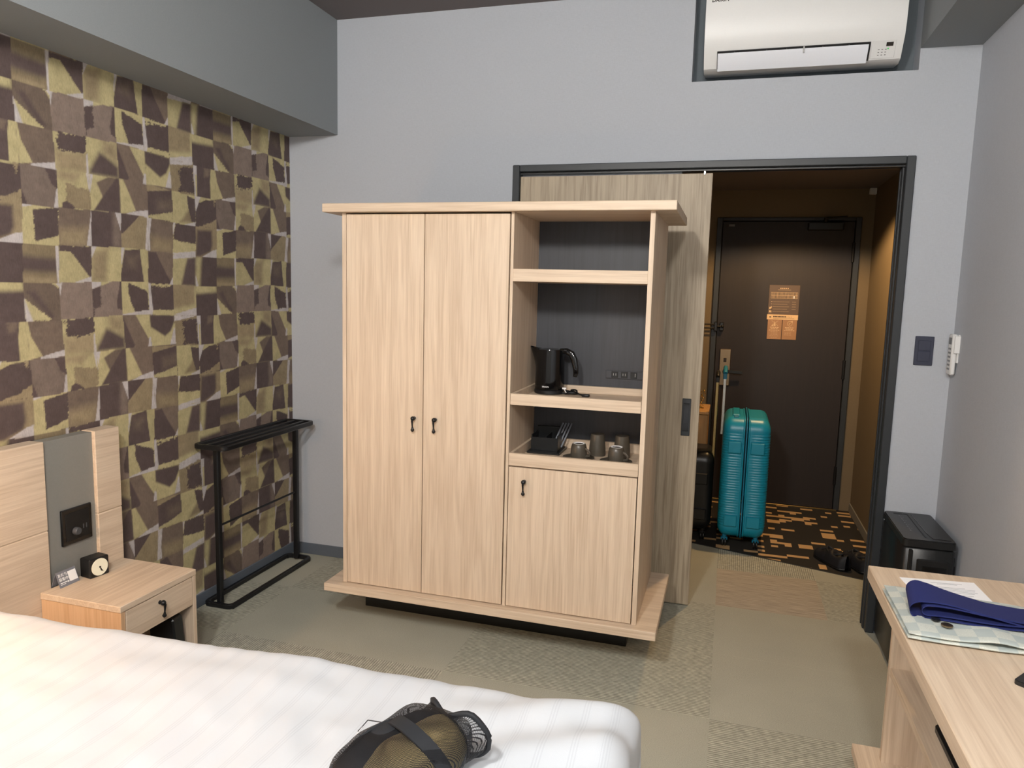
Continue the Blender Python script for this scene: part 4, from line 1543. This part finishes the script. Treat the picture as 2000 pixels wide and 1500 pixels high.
# ------------------------------------------------------------------ appliance in the corner, wall things
def purifier():
    A = thing('air_purifier', 'black plastic air purifier standing in the corner by the doorway', 'appliance', (.79, 3.26, 0))
    x0, x1, y0, y1, zt = .697, .878, 3.068, 3.462, .572
    g = G(); g.box(x0, x1, y0 + .004, y1, .012, zt - .030, .012); b = g.build('body', 'black_satin', A, smooth=50)
    g = G(); g.box(x0 + .02, x1 - .02, y0 + .03, y1 - .03, 0, .014); g.build('foot', 'black_plastic', A)
    # lid, slightly overhanging
    g = G(); g.prism([(p[1], p[0]) for p in round_rect(x0 - .002, x1 + .002, y0, y1, .018, 0)][::-1], 'Z', 0, 0) if False else None
    g.prism([(p[0], p[1]) for p in round_rect(x0 - .002, x1 + .002, y0, y1, .018, 0)], 'Z', zt - .030, zt - .004)
    g.prism([(p[0], p[1]) for p in round_rect(x0 + .001, x1 - .001, y0 + .003, y1 - .003, .016, 0)], 'Z', zt - .004, zt)
    ld = g.build('lid', 'black_satin', A, smooth=40)
    g = G()
    g.box(x0 + .030, x0 + .065, y1 - .038, y1 - .034, zt, zt + .0012)
    g.box(x0 + .082, x0 + .086, y0 + .040, y1 - .032, zt, zt + .0012)
    g.box(x0 + .068, x0 + .084, y1 - .036, y1 - .032, zt, zt + .0012)
    g.build('panel_edge', 'black_plastic', ld)
    g = G(); g.tube([(x0 + .100, y1 - .03, zt), (x0 + .100, y0 + .10, zt), (x0 + .108, y0 + .03, zt), (x1 - .012, y0 + .028, zt)], 1, sec=(.004, .003)); g.build('grille_edge', 'black_gloss', ld)
    g = G()
    rng = random.Random(2)
    for i in range(9):
        yy = y1 - .070 - i * .026
        g.box(x0 + .045 + .002 * (i % 2), x0 + .050, yy, yy + .012, zt, zt + .0006)
        if i % 2:
            g.box(x0 + .056, x0 + .059, yy + .004, yy + .010, zt, zt + .0006)
    g.build('button_marks', 'hook_grey', ld)
    # front with recessed tank and grip
    g = G()
    g.box(x0 + .020, x0 + .034, y0 - .006, y0 + .008, .03, zt - .040, .003)
    g.box(x0 + .050, x1 - .020, y0 - .004, y0 + .006, .06, zt - .075, .006)
    g.build('tank_front', 'black_plastic', b)
    g = G(); g.box(x0 + .070, x1 - .028, y0 - .006, y0 - .002, zt - .125, zt - .100, .002); g.build('grip_slot', 'black_gloss', b)
    g = G(); g.box(x1, x1 + .014, y0 + .05, y1 - .10, .05, zt - .070, .006); g.build('side_tank', 'black_satin', A)
    g = G(); g.box(x1 + .010, x1 + .020, y0 + .06, y1 - .14, .08, zt - .110, .004); g.build('side_grip', 'black_plastic', A)


purifier()


def wall_things():
    # light switch
    S = thing('light_switch', 'dark double rocker switch on the wall beside the doorway', 'switch', (.796, D, 1.27))
    g = G(); g.box(.760, .832, D - .007, D, 1.213, 1.336, .002); p = g.build('plate', 'switch_dark', S)
    for z0, z1 in ((1.230, 1.273), (1.276, 1.318)):
        g = G(); g.box(.772, .820, D - .0095, D - .006, z0, z1, .0015); g.build('rocker', 'switch_dark', p)
    # air-conditioner remote in its holder
    R = thing('remote_control', 'white air-conditioner remote in a holder on the right wall', 'remote', (XR - .02, 3.42, 1.26))
    g = G(); g.box(XR - .026, XR - .006, 3.390, 3.445, 1.185, 1.352, .005); b = g.build('body', 'white_plastic', R, smooth=40)
    g = G(); g.box(XR - .0275, XR - .0255, 3.398, 3.437, 1.310, 1.338, .001); g.build('display', 'hook_grey', b)
    for i in range(6):
        for j in range(3):
            g = G(); g.box(XR - .0272, XR - .0258, 3.401 + j * .0125, 3.409 + j * .0125, 1.205 + i * .0165, 1.213 + i * .0165, .0007); g.build('button', 'hook_grey' if (i + j) % 3 else 'card_grey', b)
    g = G(); g.box(XR - .006, XR, 3.385, 3.450, 1.235, 1.350, .001); g.box(XR - .020, XR, 3.378, 3.386, 1.275, 1.345, .001); g.build('holder', 'white_plastic', R)

    # wall air conditioner in its recess
    A = thing('air_conditioner', 'white wall air conditioner set in the recess above the doorway', 'air conditioner', (.22, 3.6, 2.46))
    xl, xr = -.175, .605
    prof = [(3.60, 2.468), (3.50, 2.455), (3.462, 2.466), (3.435, 2.500), (3.405, 2.540), (3.392, 2.590), (3.385, 2.66), (3.384, 2.740), (3.60, 2.745)]
    g = G(); g.prism(prof, 'X', xl, xr); body = g.build('body', 'white_plastic', A, smooth=35)
    # outlet slot with flap
    g = G(); g.prism([(3.455, 2.462), (3.410, 2.522), (3.425, 2.53), (3.475, 2.47)], 'X', xl + .055, xr - .122); sl = g.build('outlet', 'black_plastic', body)
    g = G(); g.prism([(3.462, 2.4555), (3.456, 2.453), (3.412, 2.500), (3.408, 2.513), (3.414, 2.515)], 'X', xl + .058, xr - .130); fl = g.build('flap', 'flap_white', body, smooth=40)
    g = G(); g.box(.225, .231, 3.402, 3.416, 2.496, 2.520, .001); g.build('flap_link', 'steel', fl)
    for x in (-.05, .08, .16, .30, .40):
        g = G(); g.box(x, x + .002, 3.413, 3.418, 2.513, 2.522); g.build('vane', 'hook_grey', sl)
    # panel on the corner
    fy, fz = (3.462 - 3.405), (2.540 - 2.466)
    pm = frame_mx((xr - .115, 3.4595, 2.4665), (1, 0, 0), (0, -fy, fz))
    g = G(); g.box(0, .088, .004, .076, 0, .0016, .0008, mx=pm); pn = g.build('control_panel', 'white_plastic', body)
    g = G(); g.box(.052, .078, .052, .068, .0012, .0022, mx=pm); g.build('receiver', 'print_dark', pn)
    g = G()
    for i in range(3):
        for j in range(3):
            g.box(.024 + i * .013, .030 + i * .013, .016 + j * .011, .019 + j * .011, .0013, .0021, mx=pm)
    g.build('panel_print', 'hook_grey', pn)
    g = G(); g.box(.058, .064, .040, .045, .0013, .0023, mx=pm); g.build('indicator', 'led_green', pn)
    text('DAIKIN', .021, 'print_dark', body, frame_mx((-.153, 3.3838, 2.716), (1, 0, 0), (0, 0, 1)), shear=.25, bold=True)
    # entrance notices on the door
    yd = EY - .002
    N = thing('floor_plan_sign', 'brown evacuation floor plan sign on the entrance door', 'sign', (.355, yd, 1.57))
    g = G(); g.box(.254, .456, yd - .004, yd, 1.366, 1.572, .001); pl = g.build('plate', 'sign_brown', N)
    g = G()
    yy0, yy1 = yd - .0052, yd - .004
    for k in range(5):
        g.box(.326 + k * .012, .334 + k * .012, yy0, yy1, 1.546, 1.552)
    g.box(.312, .398, yy0, yy1, 1.538, 1.5395)
    for z in (1.521, 1.499, 1.478):
        g.box(.268, .442, yy0, yy1, z, z + .0016)
    for k in range(22):
        x = .268 + k * .174 / 21
        g.box(x, x + .0016, yy0, yy1, 1.478, 1.522)
    for i in range(5):
        z = 1.455 - i * .017
        g.box(.285, .392 - .012 * (i % 2), yy0, yy1, z, z + .0012)
        g.box(.272, .279, yy0, yy1, z, z + (.006 if i > 2 else .003))
        if i < 4:
            g.box(.410, .436, yy0, yy1, z, z + .0014)
    g.box(.262, .278, yy0, yy1, 1.404, 1.418); g.box(.262, .278, yy0, yy1, 1.380, 1.394)
    g.build('plan_lines', 'line_amber', pl)
    g = G(); g.box(.416, .424, yy0 - .0003, yy1, 1.480, 1.498); g.build('room_mark', 'print_white', pl)
    S2 = thing('notice_strip', 'pale amber notice strip below the floor plan sign', 'sign', (.355, yd, 1.35))
    g = G(); g.box(.250, .456, yd - .006, yd - .0005, 1.330, 1.366, .001); st = g.build('strip', 'sign_amber', S2)
    g = G()
    for k in range(9):
        g.box(.292 + k * .0095, .2995 + k * .0095, yd - .0068, yd - .006, 1.347, 1.356)
    g.box(.292, .432, yd - .0066, yd - .006, 1.339, 1.3405)
    g.prism([(yd - .0066, .0), (yd - .006, .0), (yd - .006, .0)], 'X', 0, 0) if False else None
    g.box(.266, .278, yd - .0066, yd - .006, 1.344, 1.352)
    g.build('print', 'print_dark', st)
    text('について', .0095, 'print_dark', st, frame_mx((.379, yd - .0064, 1.347), (1, 0, 0), (0, 0, 1)))
    for i, (x0, x1, lab) in enumerate(((.258, .353, 'copper magnet card with crossed broom symbol on the entrance door'), (.357, .452, 'copper magnet card with round arrow symbol on the entrance door'))):
        C_ = thing('door_magnet', lab, 'sign', ((x0 + x1) / 2, yd, 1.26), 'magnet cards on the entrance door')
        g = G(); g.box(x0, x1, yd - .0045, yd - .0003, 1.192, 1.334, .001); cd = g.build('card', 'sign_copper', C_)
        g = G()
        xm = (x0 + x1) / 2
        ya, yb = yd - .0053, yd - .0045
        if i == 0:
            for sgn in (-1, 1):
                g.tube([(xm - sgn * .022, ya, 1.324), (xm + sgn * .022, ya, 1.286)], .0014, 5)
            g.prism([(1.286, xm - .006), (1.286, xm + .006), (1.322, xm)], 'Y', ya, yb)
            g.prism([(1.285, xm - .020), (1.285, xm - .008), (1.303, xm - .010)], 'Y', ya, yb)
        else:
            ring = [(xm + .016 * math.cos(math.radians(a)), ya, 1.304 + .016 * math.sin(math.radians(a))) for a in range(60, 400, 17)]
            g.tube(ring, .0016, 5)
            g.prism([(1.318, xm + .006), (1.326, xm + .018), (1.310, xm + .018)], 'Y', ya, yb)
            g.tube([(xm - .005, ya, 1.297), (xm + .005, ya, 1.311)], .0025, 5)
            g.prism([(1.290, xm - .005), (1.290, xm + .005), (1.282, xm)], 'Y', ya, yb)
        g.build('symbol', 'line_amber', cd)
        g = G()
        for k, (wd, h) in enumerate(((.060, .0042), (.050, .004), (.072, .004), (.05, .0015), (.044, .0015), (.05, .0015), (.06, .0015), (.044, .0015))):
            z = 1.274 - k * .0098
            o_ = 0 if i == 0 or k < 3 else -.008
            if i and k > 5:
                continue
            # rows of short word-like bars
            n = max(2, int(wd / .014))
            for q in range(n):
                xx = xm + o_ - wd / 2 + q * wd / n
                g.box(xx, xx + wd / n * .82, ya, yb, z, z + h)
        g.build('printed_lines', 'line_amber', cd)


wall_things()


# ------------------------------------------------------------------ entrance: cases, cabinet, shoes
def case_shell(g, x0, x1, y0, y1, z0, z1, rx, ribs, outer):
    """one half of a hard case; outer = side of X that is rounded"""
    nz_, na = 150, 44
    hx, hy = (x1 - x0), (y1 - y0) / 2
    yc = (y0 + y1) / 2
    R_ = .075

    def fn(u_, v_):
        z = z0 + (z1 - z0) * v_
        # shrink towards top and bottom for rounded ends
        e = min(v_ * (z1 - z0), (1 - v_) * (z1 - z0))
        k = 0.0
        if e < R_:
            k = R_ - math.sqrt(max(0, R_ * R_ - (R_ - e) ** 2))
        # half rounded rectangle, from one inner edge round the outside to the other
        a = u_
        rr = min(.05, hx * .8)
        L1 = hx - rr
        L2 = rr * math.pi / 2
        L3 = 2 * (hy - rr)
        tot = 2 * L1 + 2 * L2 + L3
        s = a * tot
        if s < L1:
            X, Y, nx_, ny_ = s, -hy, 0, -1
        elif s < L1 + L2:
            t = (s - L1) / rr
            X, Y = L1 + rr * math.sin(t), -hy + rr * (1 - math.cos(t))
            nx_, ny_ = math.sin(t), -math.cos(t)
        elif s < L1 + L2 + L3:
            X, Y, nx_, ny_ = hx, -hy + rr + (s - L1 - L2), 1, 0
        elif s < L1 + 2 * L2 + L3:
            t = (s - L1 - L2 - L3) / rr
            X, Y = L1 + rr * math.cos(t), hy - rr + rr * math.sin(t)
            nx_, ny_ = math.cos(t), math.sin(t)
        else:
            X, Y, nx_, ny_ = tot - s, hy, 0, 1
        X = max(0, X - k * nx_ * (1 if X > .01 else 0) * .6)
        Y -= k * (Y / hy)
        h = z - z0
        H_ = z1 - z0
        gr = 0
        if ribs and .07 < h < H_ - .085:
            side = (.018 < X)
            if side:
                gr = .0013 * (1 if math.sin(h * 2 * math.pi / .0155) > -.25 else -1)
        X += gr * nx_
        Y += gr * ny_
        if outer < 0:
            return (x1 - X, yc + Y, z)
        return (x0 + X, yc + Y, z)
    g.grid(fn, na, nz_)
    # top and bottom fill
    for v_ in (0, 1):
        ring = [fn(i / na, v_) for i in range(na + 1)]
        g.add(ring, [tuple(range(len(ring)))])


def suitcase(name, label, X0, X1, Y0, Y1, Z0, Z1, shell, dark, rod, ribs, rod_x, rod_top, rot=0.0):
    C_ = thing(name, label, 'suitcase', ((X0 + X1) / 2, (Y0 + Y1) / 2, 0))
    xm = (X0 + X1) / 2
    zp = .010
    g = G(); case_shell(g, X0, xm - zp, Y0, Y1, Z0, Z1, .05, ribs, -1); a = g.build('shell', shell, C_, smooth=50)
    g = G(); case_shell(g, xm + zp, X1, Y0, Y1, Z0, Z1, .05, ribs, 1); b = g.build('shell', shell, C_, smooth=50)
    # zipper band with piping each side
    def loop(x, ins):
        pts = []
        r = .072
        y0, y1, z0, z1 = Y0 + ins, Y1 - ins, Z0 + ins, Z1 - ins
        for cy_, cz, a0 in ((y1 - r, z1 - r, 0), (y0 + r, z1 - r, 90), (y0 + r, z0 + r, 180), (y1 - r, z0 + r, 270)):
            for k in range(7):
                t = math.radians(a0 + 15 * k)
                pts.append((x, cy_ + r * math.cos(t), cz + r * math.sin(t)))
        return pts
    g = G(); g.tube(loop(xm, .0005), 1, closed=True, sec=(.024, .008), upv=(1, 0, 0)); g.build('zip', dark, C_, smooth=50)
    for x in (xm - zp - .004, xm + zp + .004):
        g = G(); g.tube(loop(x, .0005), .0055, 8, closed=True, upv=(1, 0, 0)); g.build('piping', shell, C_, smooth=60)
    # corner pads on the narrow side
    for hx, (xa, xb), sh in ((-1, (X0 + .034, xm - .024), a), (1, (xm + .026, X1 - .030), b)):
        for za, zb in ((Z0 + .075, Z0 + .145), (Z1 - .205, Z1 - .135)):
            g = G(); g.box(xa, xb, Y0 - .012, Y0 + .006, za, zb, .005); g.build('pad', shell, sh)
    # top carry handle
    g = G(); g.box(X0 + .050, X0 + .095, Y0 + .10, Y1 - .10, Z1 - .004, Z1 + .010, .006); g.build('carry_handle', shell, C_)
    g = G(); g.box(X0 + .060, X0 + .085, Y0 + .055, Y0 + .10, Z1 - .006, Z1 + .004, .002); g.build('handle_mount', dark, C_)
    # telescopic handle
    ys = (Y0 + .27 * (Y1 - Y0), Y1 - .27 * (Y1 - Y0))
    for y in ys:
        g = G(); g.tube([(rod_x, y, Z1 - .12), (rod_x, y, rod_top - .045)], 1, sec=(.014, .018)); g.build('rod', rod, C_)
        g = G(); g.tube([(rod_x, y, rod_top - .050), (rod_x, y, rod_top - .012)], 1, sec=(.018, .022)); g.build('rod_socket', dark, C_)
    g = G(); g.tube([(rod_x, ys[0] - .012, rod_top - .016), (rod_x, ys[0] + .01, rod_top), (rod_x, ys[1] - .01, rod_top), (rod_x, ys[1] + .012, rod_top - .016)], .013, 10); g.build('grip', dark, C_, smooth=50)
    # zip pullers
    g = G(); g.tube([(xm, Y0 - .004, Z0 + .34), (xm + .003, Y0 - .007, Z0 + .27)], [.003, .0045], 6); g.build('zip_pull', dark, C_)
    # wheels
    for x in (X0 + .045, X1 - .045):
        for y in (Y0 + .06, Y1 - .06):
            W_ = G(); W_.tube([(x, y, .048), (x, y, Z0 + .012)], .013, 10); W_.box(x - .020, x + .020, y - .014, y + .014, .034, .052, .004)
            f = W_.build('wheel_fork', dark, C_)
            for sx in (-.013, .003):
                g = G(); g.lathe([(.012, 0), (.024, .001), (.025, .005), (.024, .009), (.012, .010)], (x + sx, y - .006, .0235), 18, 'X'); g.build('wheel', 'black_plastic', f, smooth=40)
    return C_


suitcase('suitcase', 'large ribbed teal hard suitcase standing in the entrance', .000, .268, 4.405, 4.885, .062, .782, 'teal_shell', 'teal_dark', 'steel', True, -.006, 1.045)
suitcase('suitcase', 'smaller black suitcase half hidden behind the sliding door', -.310, -.040, 4.475, 4.770, .062, .560, 'black_satin', 'black_plastic', 'champagne', False, -.048, 1.02)


def entrance_cabinet():
    C_ = thing('shoe_cabinet', 'amber oak shoe cabinet in the entrance behind the sliding door', 'cabinet', (-.5, 4.96, 0))
    x0, x1, y0, y1 = -.90, -.096, 4.79, 5.14
    g = G(); g.box(x0, x1 + .004, y0 - .004, y1, .732, .750, .002); g.build('top', 'cabinet_oak', C_)
    g = G(); g.box(x0, x1, y0 + .02, y1, .06, .732, .001); g.build('body', 'cabinet_oak', C_)
    for a, b in ((x0 + .002, -.502), (-.498, x1 - .002)):
        g = G(); g.box(a, b, y0, y0 + .019, .062, .728, .001); d = g.build('door', 'cabinet_oak', C_)
        g = G(); g.box((a + b) / 2 - .03, (a + b) / 2 + .03, y0 - .004, y0, .700, .708, .001); g.build('finger_pull', 'brass', d)
    g = G(); g.box(x0 + .02, x1 - .02, y0 + .04, y1 - .02, 0, .06); g.build('plinth', 'black_satin', C_)
    # gilt leafy ornament
    O = thing('gilt_ornament', 'small gilt leafy twig ornament on the shoe cabinet', 'ornament', (-.145, 4.93, .75))
    g = G(); g.lathe([(.022, 0), (.022, .006), (.008, .010), (.003, .016)], (-.150, 4.93, .75), 16); g.build('foot', 'brass', O, smooth=40)
    g = G(); g.tube([(-.150, 4.93, .764), (-.146, 4.93, .80), (-.138, 4.93, .845), (-.136, 4.93, .872)], .0016, 6); st = g.build('stem', 'brass', O)
    rng = random.Random(4)
    for i in range(11):
        t = i / 10
        a = i * 2.4
        mx = Matrix.Translation((-.150 + .014 * t + .013 * math.cos(a), 4.93 + .012 * math.sin(a), .772 + .098 * t)) @ Matrix.Rotation(a, 4, 'Z') @ Matrix.Rotation(.9, 4, 'Y')
        g = G(); g.ball((0, 0, 0), .0085, 5, (1.0, .55, .25), mx); g.build('leaf', 'brass', O, smooth=60)


entrance_cabinet()


def shoes():
    def shoe(x, y, rz, label):
        S = thing('shoe', label, 'shoe', (x, y, -.002), 'pair of black shoes on the entrance carpet', (0, 0, rz))

        def ring(t):
            # t 0 heel .. 1 toe along local +Y, length .27
            yy = .27 * t - .10
            wd = .036 + .012 * math.sin(math.pi * min(1, t * .9 + .1)) + (.004 if t > .55 else 0)
            if t > .85:
                wd *= math.sqrt(max(0.02, 1 - ((t - .85) / .155) ** 2))
            if t < .1:
                wd *= math.sqrt(max(0.05, 1 - ((.1 - t) / .105) ** 2))
            return yy, wd
        g = G()

        def sole(u_, v_):
            yy, wd = ring(v_)
            a = 2 * math.pi * u_
            return (wd * 1.04 * math.cos(a), yy, .010 + .010 * math.copysign(abs(math.sin(a)) ** .5, math.sin(a)))
        g.grid(sole, 20, 24, closed_u=True)
        g.build('sole', 'black_plastic', S, smooth=60, local=True)
        g = G()

        def upper(u_, v_):
            yy, wd = ring(v_)
            h = .075 if v_ < .40 else .075 - .035 * min(1, (v_ - .40) / .35)
            if v_ > .85:
                h *= math.sqrt(max(0.05, 1 - ((v_ - .85) / .158) ** 2))
            a = math.pi * u_
            z = .018 + h * math.sin(a) ** .6
            if .04 < v_ < .42:          # opening dips in
                k = math.sin(math.pi * (v_ - .04) / .38)
                z -= .045 * k * math.exp(-((u_ - .5) / .20) ** 2)
            return (wd * math.cos(a) * (1 - .25 * math.sin(a)), yy, z)
        g.grid(upper, 22, 28)
        g.build('upper', 'shoe_black', S, smooth=70, local=True)
        g = G()
        g.tube([(.026 * math.cos(a), .012 + .062 * math.sin(a), .076 - .008 * math.cos(a * 2)) for a in [2 * math.pi * k / 20 for k in range(20)]], .0055, 6, closed=True)
        g.build('collar', 'webbing', S, smooth=60, local=True)
        g = G()
        for k in range(4):
            yy = .085 + k * .018
            g.tube([(-.022, yy, .066 - k * .006), (0, yy + .004, .074 - k * .007), (.022, yy, .066 - k * .006)], .0025, 6)
        g.build('laces', 'webbing', S, smooth=50, local=True)
    shoe(.650, 4.335, math.radians(28), 'black low shoe on the entrance carpet at the mat edge')
    shoe(.775, 4.330, math.radians(18), 'black low shoe on the entrance carpet next to the jamb')


shoes()


# ------------------------------------------------------------------ lamps
def lamps():
    labs = ('frosted globe pendant lamp hanging by the long side of the bed', 'frosted globe pendant lamp hanging over the aisle beside the desk')
    for i, ((x, y, z, p), lab) in enumerate(zip(GLOBES, labs)):
        L = thing('pendant_lamp', lab, 'lamp', (x, y, ZC), 'globe pendant lamps')
        g = G(); g.ball((x, y, z), GLOBE_R, 14); g.build('globe', 'lamp_glow_%d' % i, L, smooth=80)
        g = G(); g.lathe([(.045, .10), (.045, .135), (.02, .145)], (x, y, z), 24); g.build('cap', 'black_satin', L, smooth=40)
        g = G(); g.tube([(x, y, z + .14), (x, y, ZC - .02)], .004, 8); g.build('cord', 'black_satin', L)
        g = G(); g.lathe([(.05, 0), (.05, .018), (.03, .022)], (x, y, ZC - .022), 24); g.build('ceiling_rose', 'black_satin', L, smooth=40)
    x, y, z, p = DOWNLIGHT
    L = thing('downlight', 'round recessed warm downlight in the entrance ceiling', 'lamp', (x, y, 2.225))
    g = G(); g.lathe([(.055, 2.222), (.060, 2.219), (.062, 2.2245), (.055, 2.2245)], (x, y, 0), 32); g.build('ring', 'white_plastic', L)
    g = G(); g.lathe([(.001, 2.2235), (.052, 2.2235), (.052, 2.2245), (.001, 2.2245)], (x, y, 0), 32); g.build('lens', 'warm_glow', L)
    x, y, z, p = SCONCE
    L = thing('bedside_lamp', 'warm reading lamp fixed to the headboard by the pillow', 'lamp', (-2.2, y, .93))
    g = G(); g.box(-2.205, -2.190, y - .04, y + .04, .80, .92, .003); g.build('wall_plate', 'black_satin', L)
    g = G(); g.tube([(-2.195, y, .90), (-2.12, y, .97), (x - .01, y, 1.08)], .006, 8); g.build('arm', 'black_metal', L)
    g = G(); g.lathe([(.035, 1.09), (.065, 1.03), (.075, 1.00), (.073, 1.00), (.033, 1.088)], (x, y, 0), 28); g.build('shade', 'black_satin', L, smooth=40)
    g = G(); g.ball((x, y, 1.05), .018, 8); g.build('bulb', 'warm_glow', L, smooth=60)


lamps()

for o in bpy.data.objects:
    if '_o' in o:
        del o['_o']
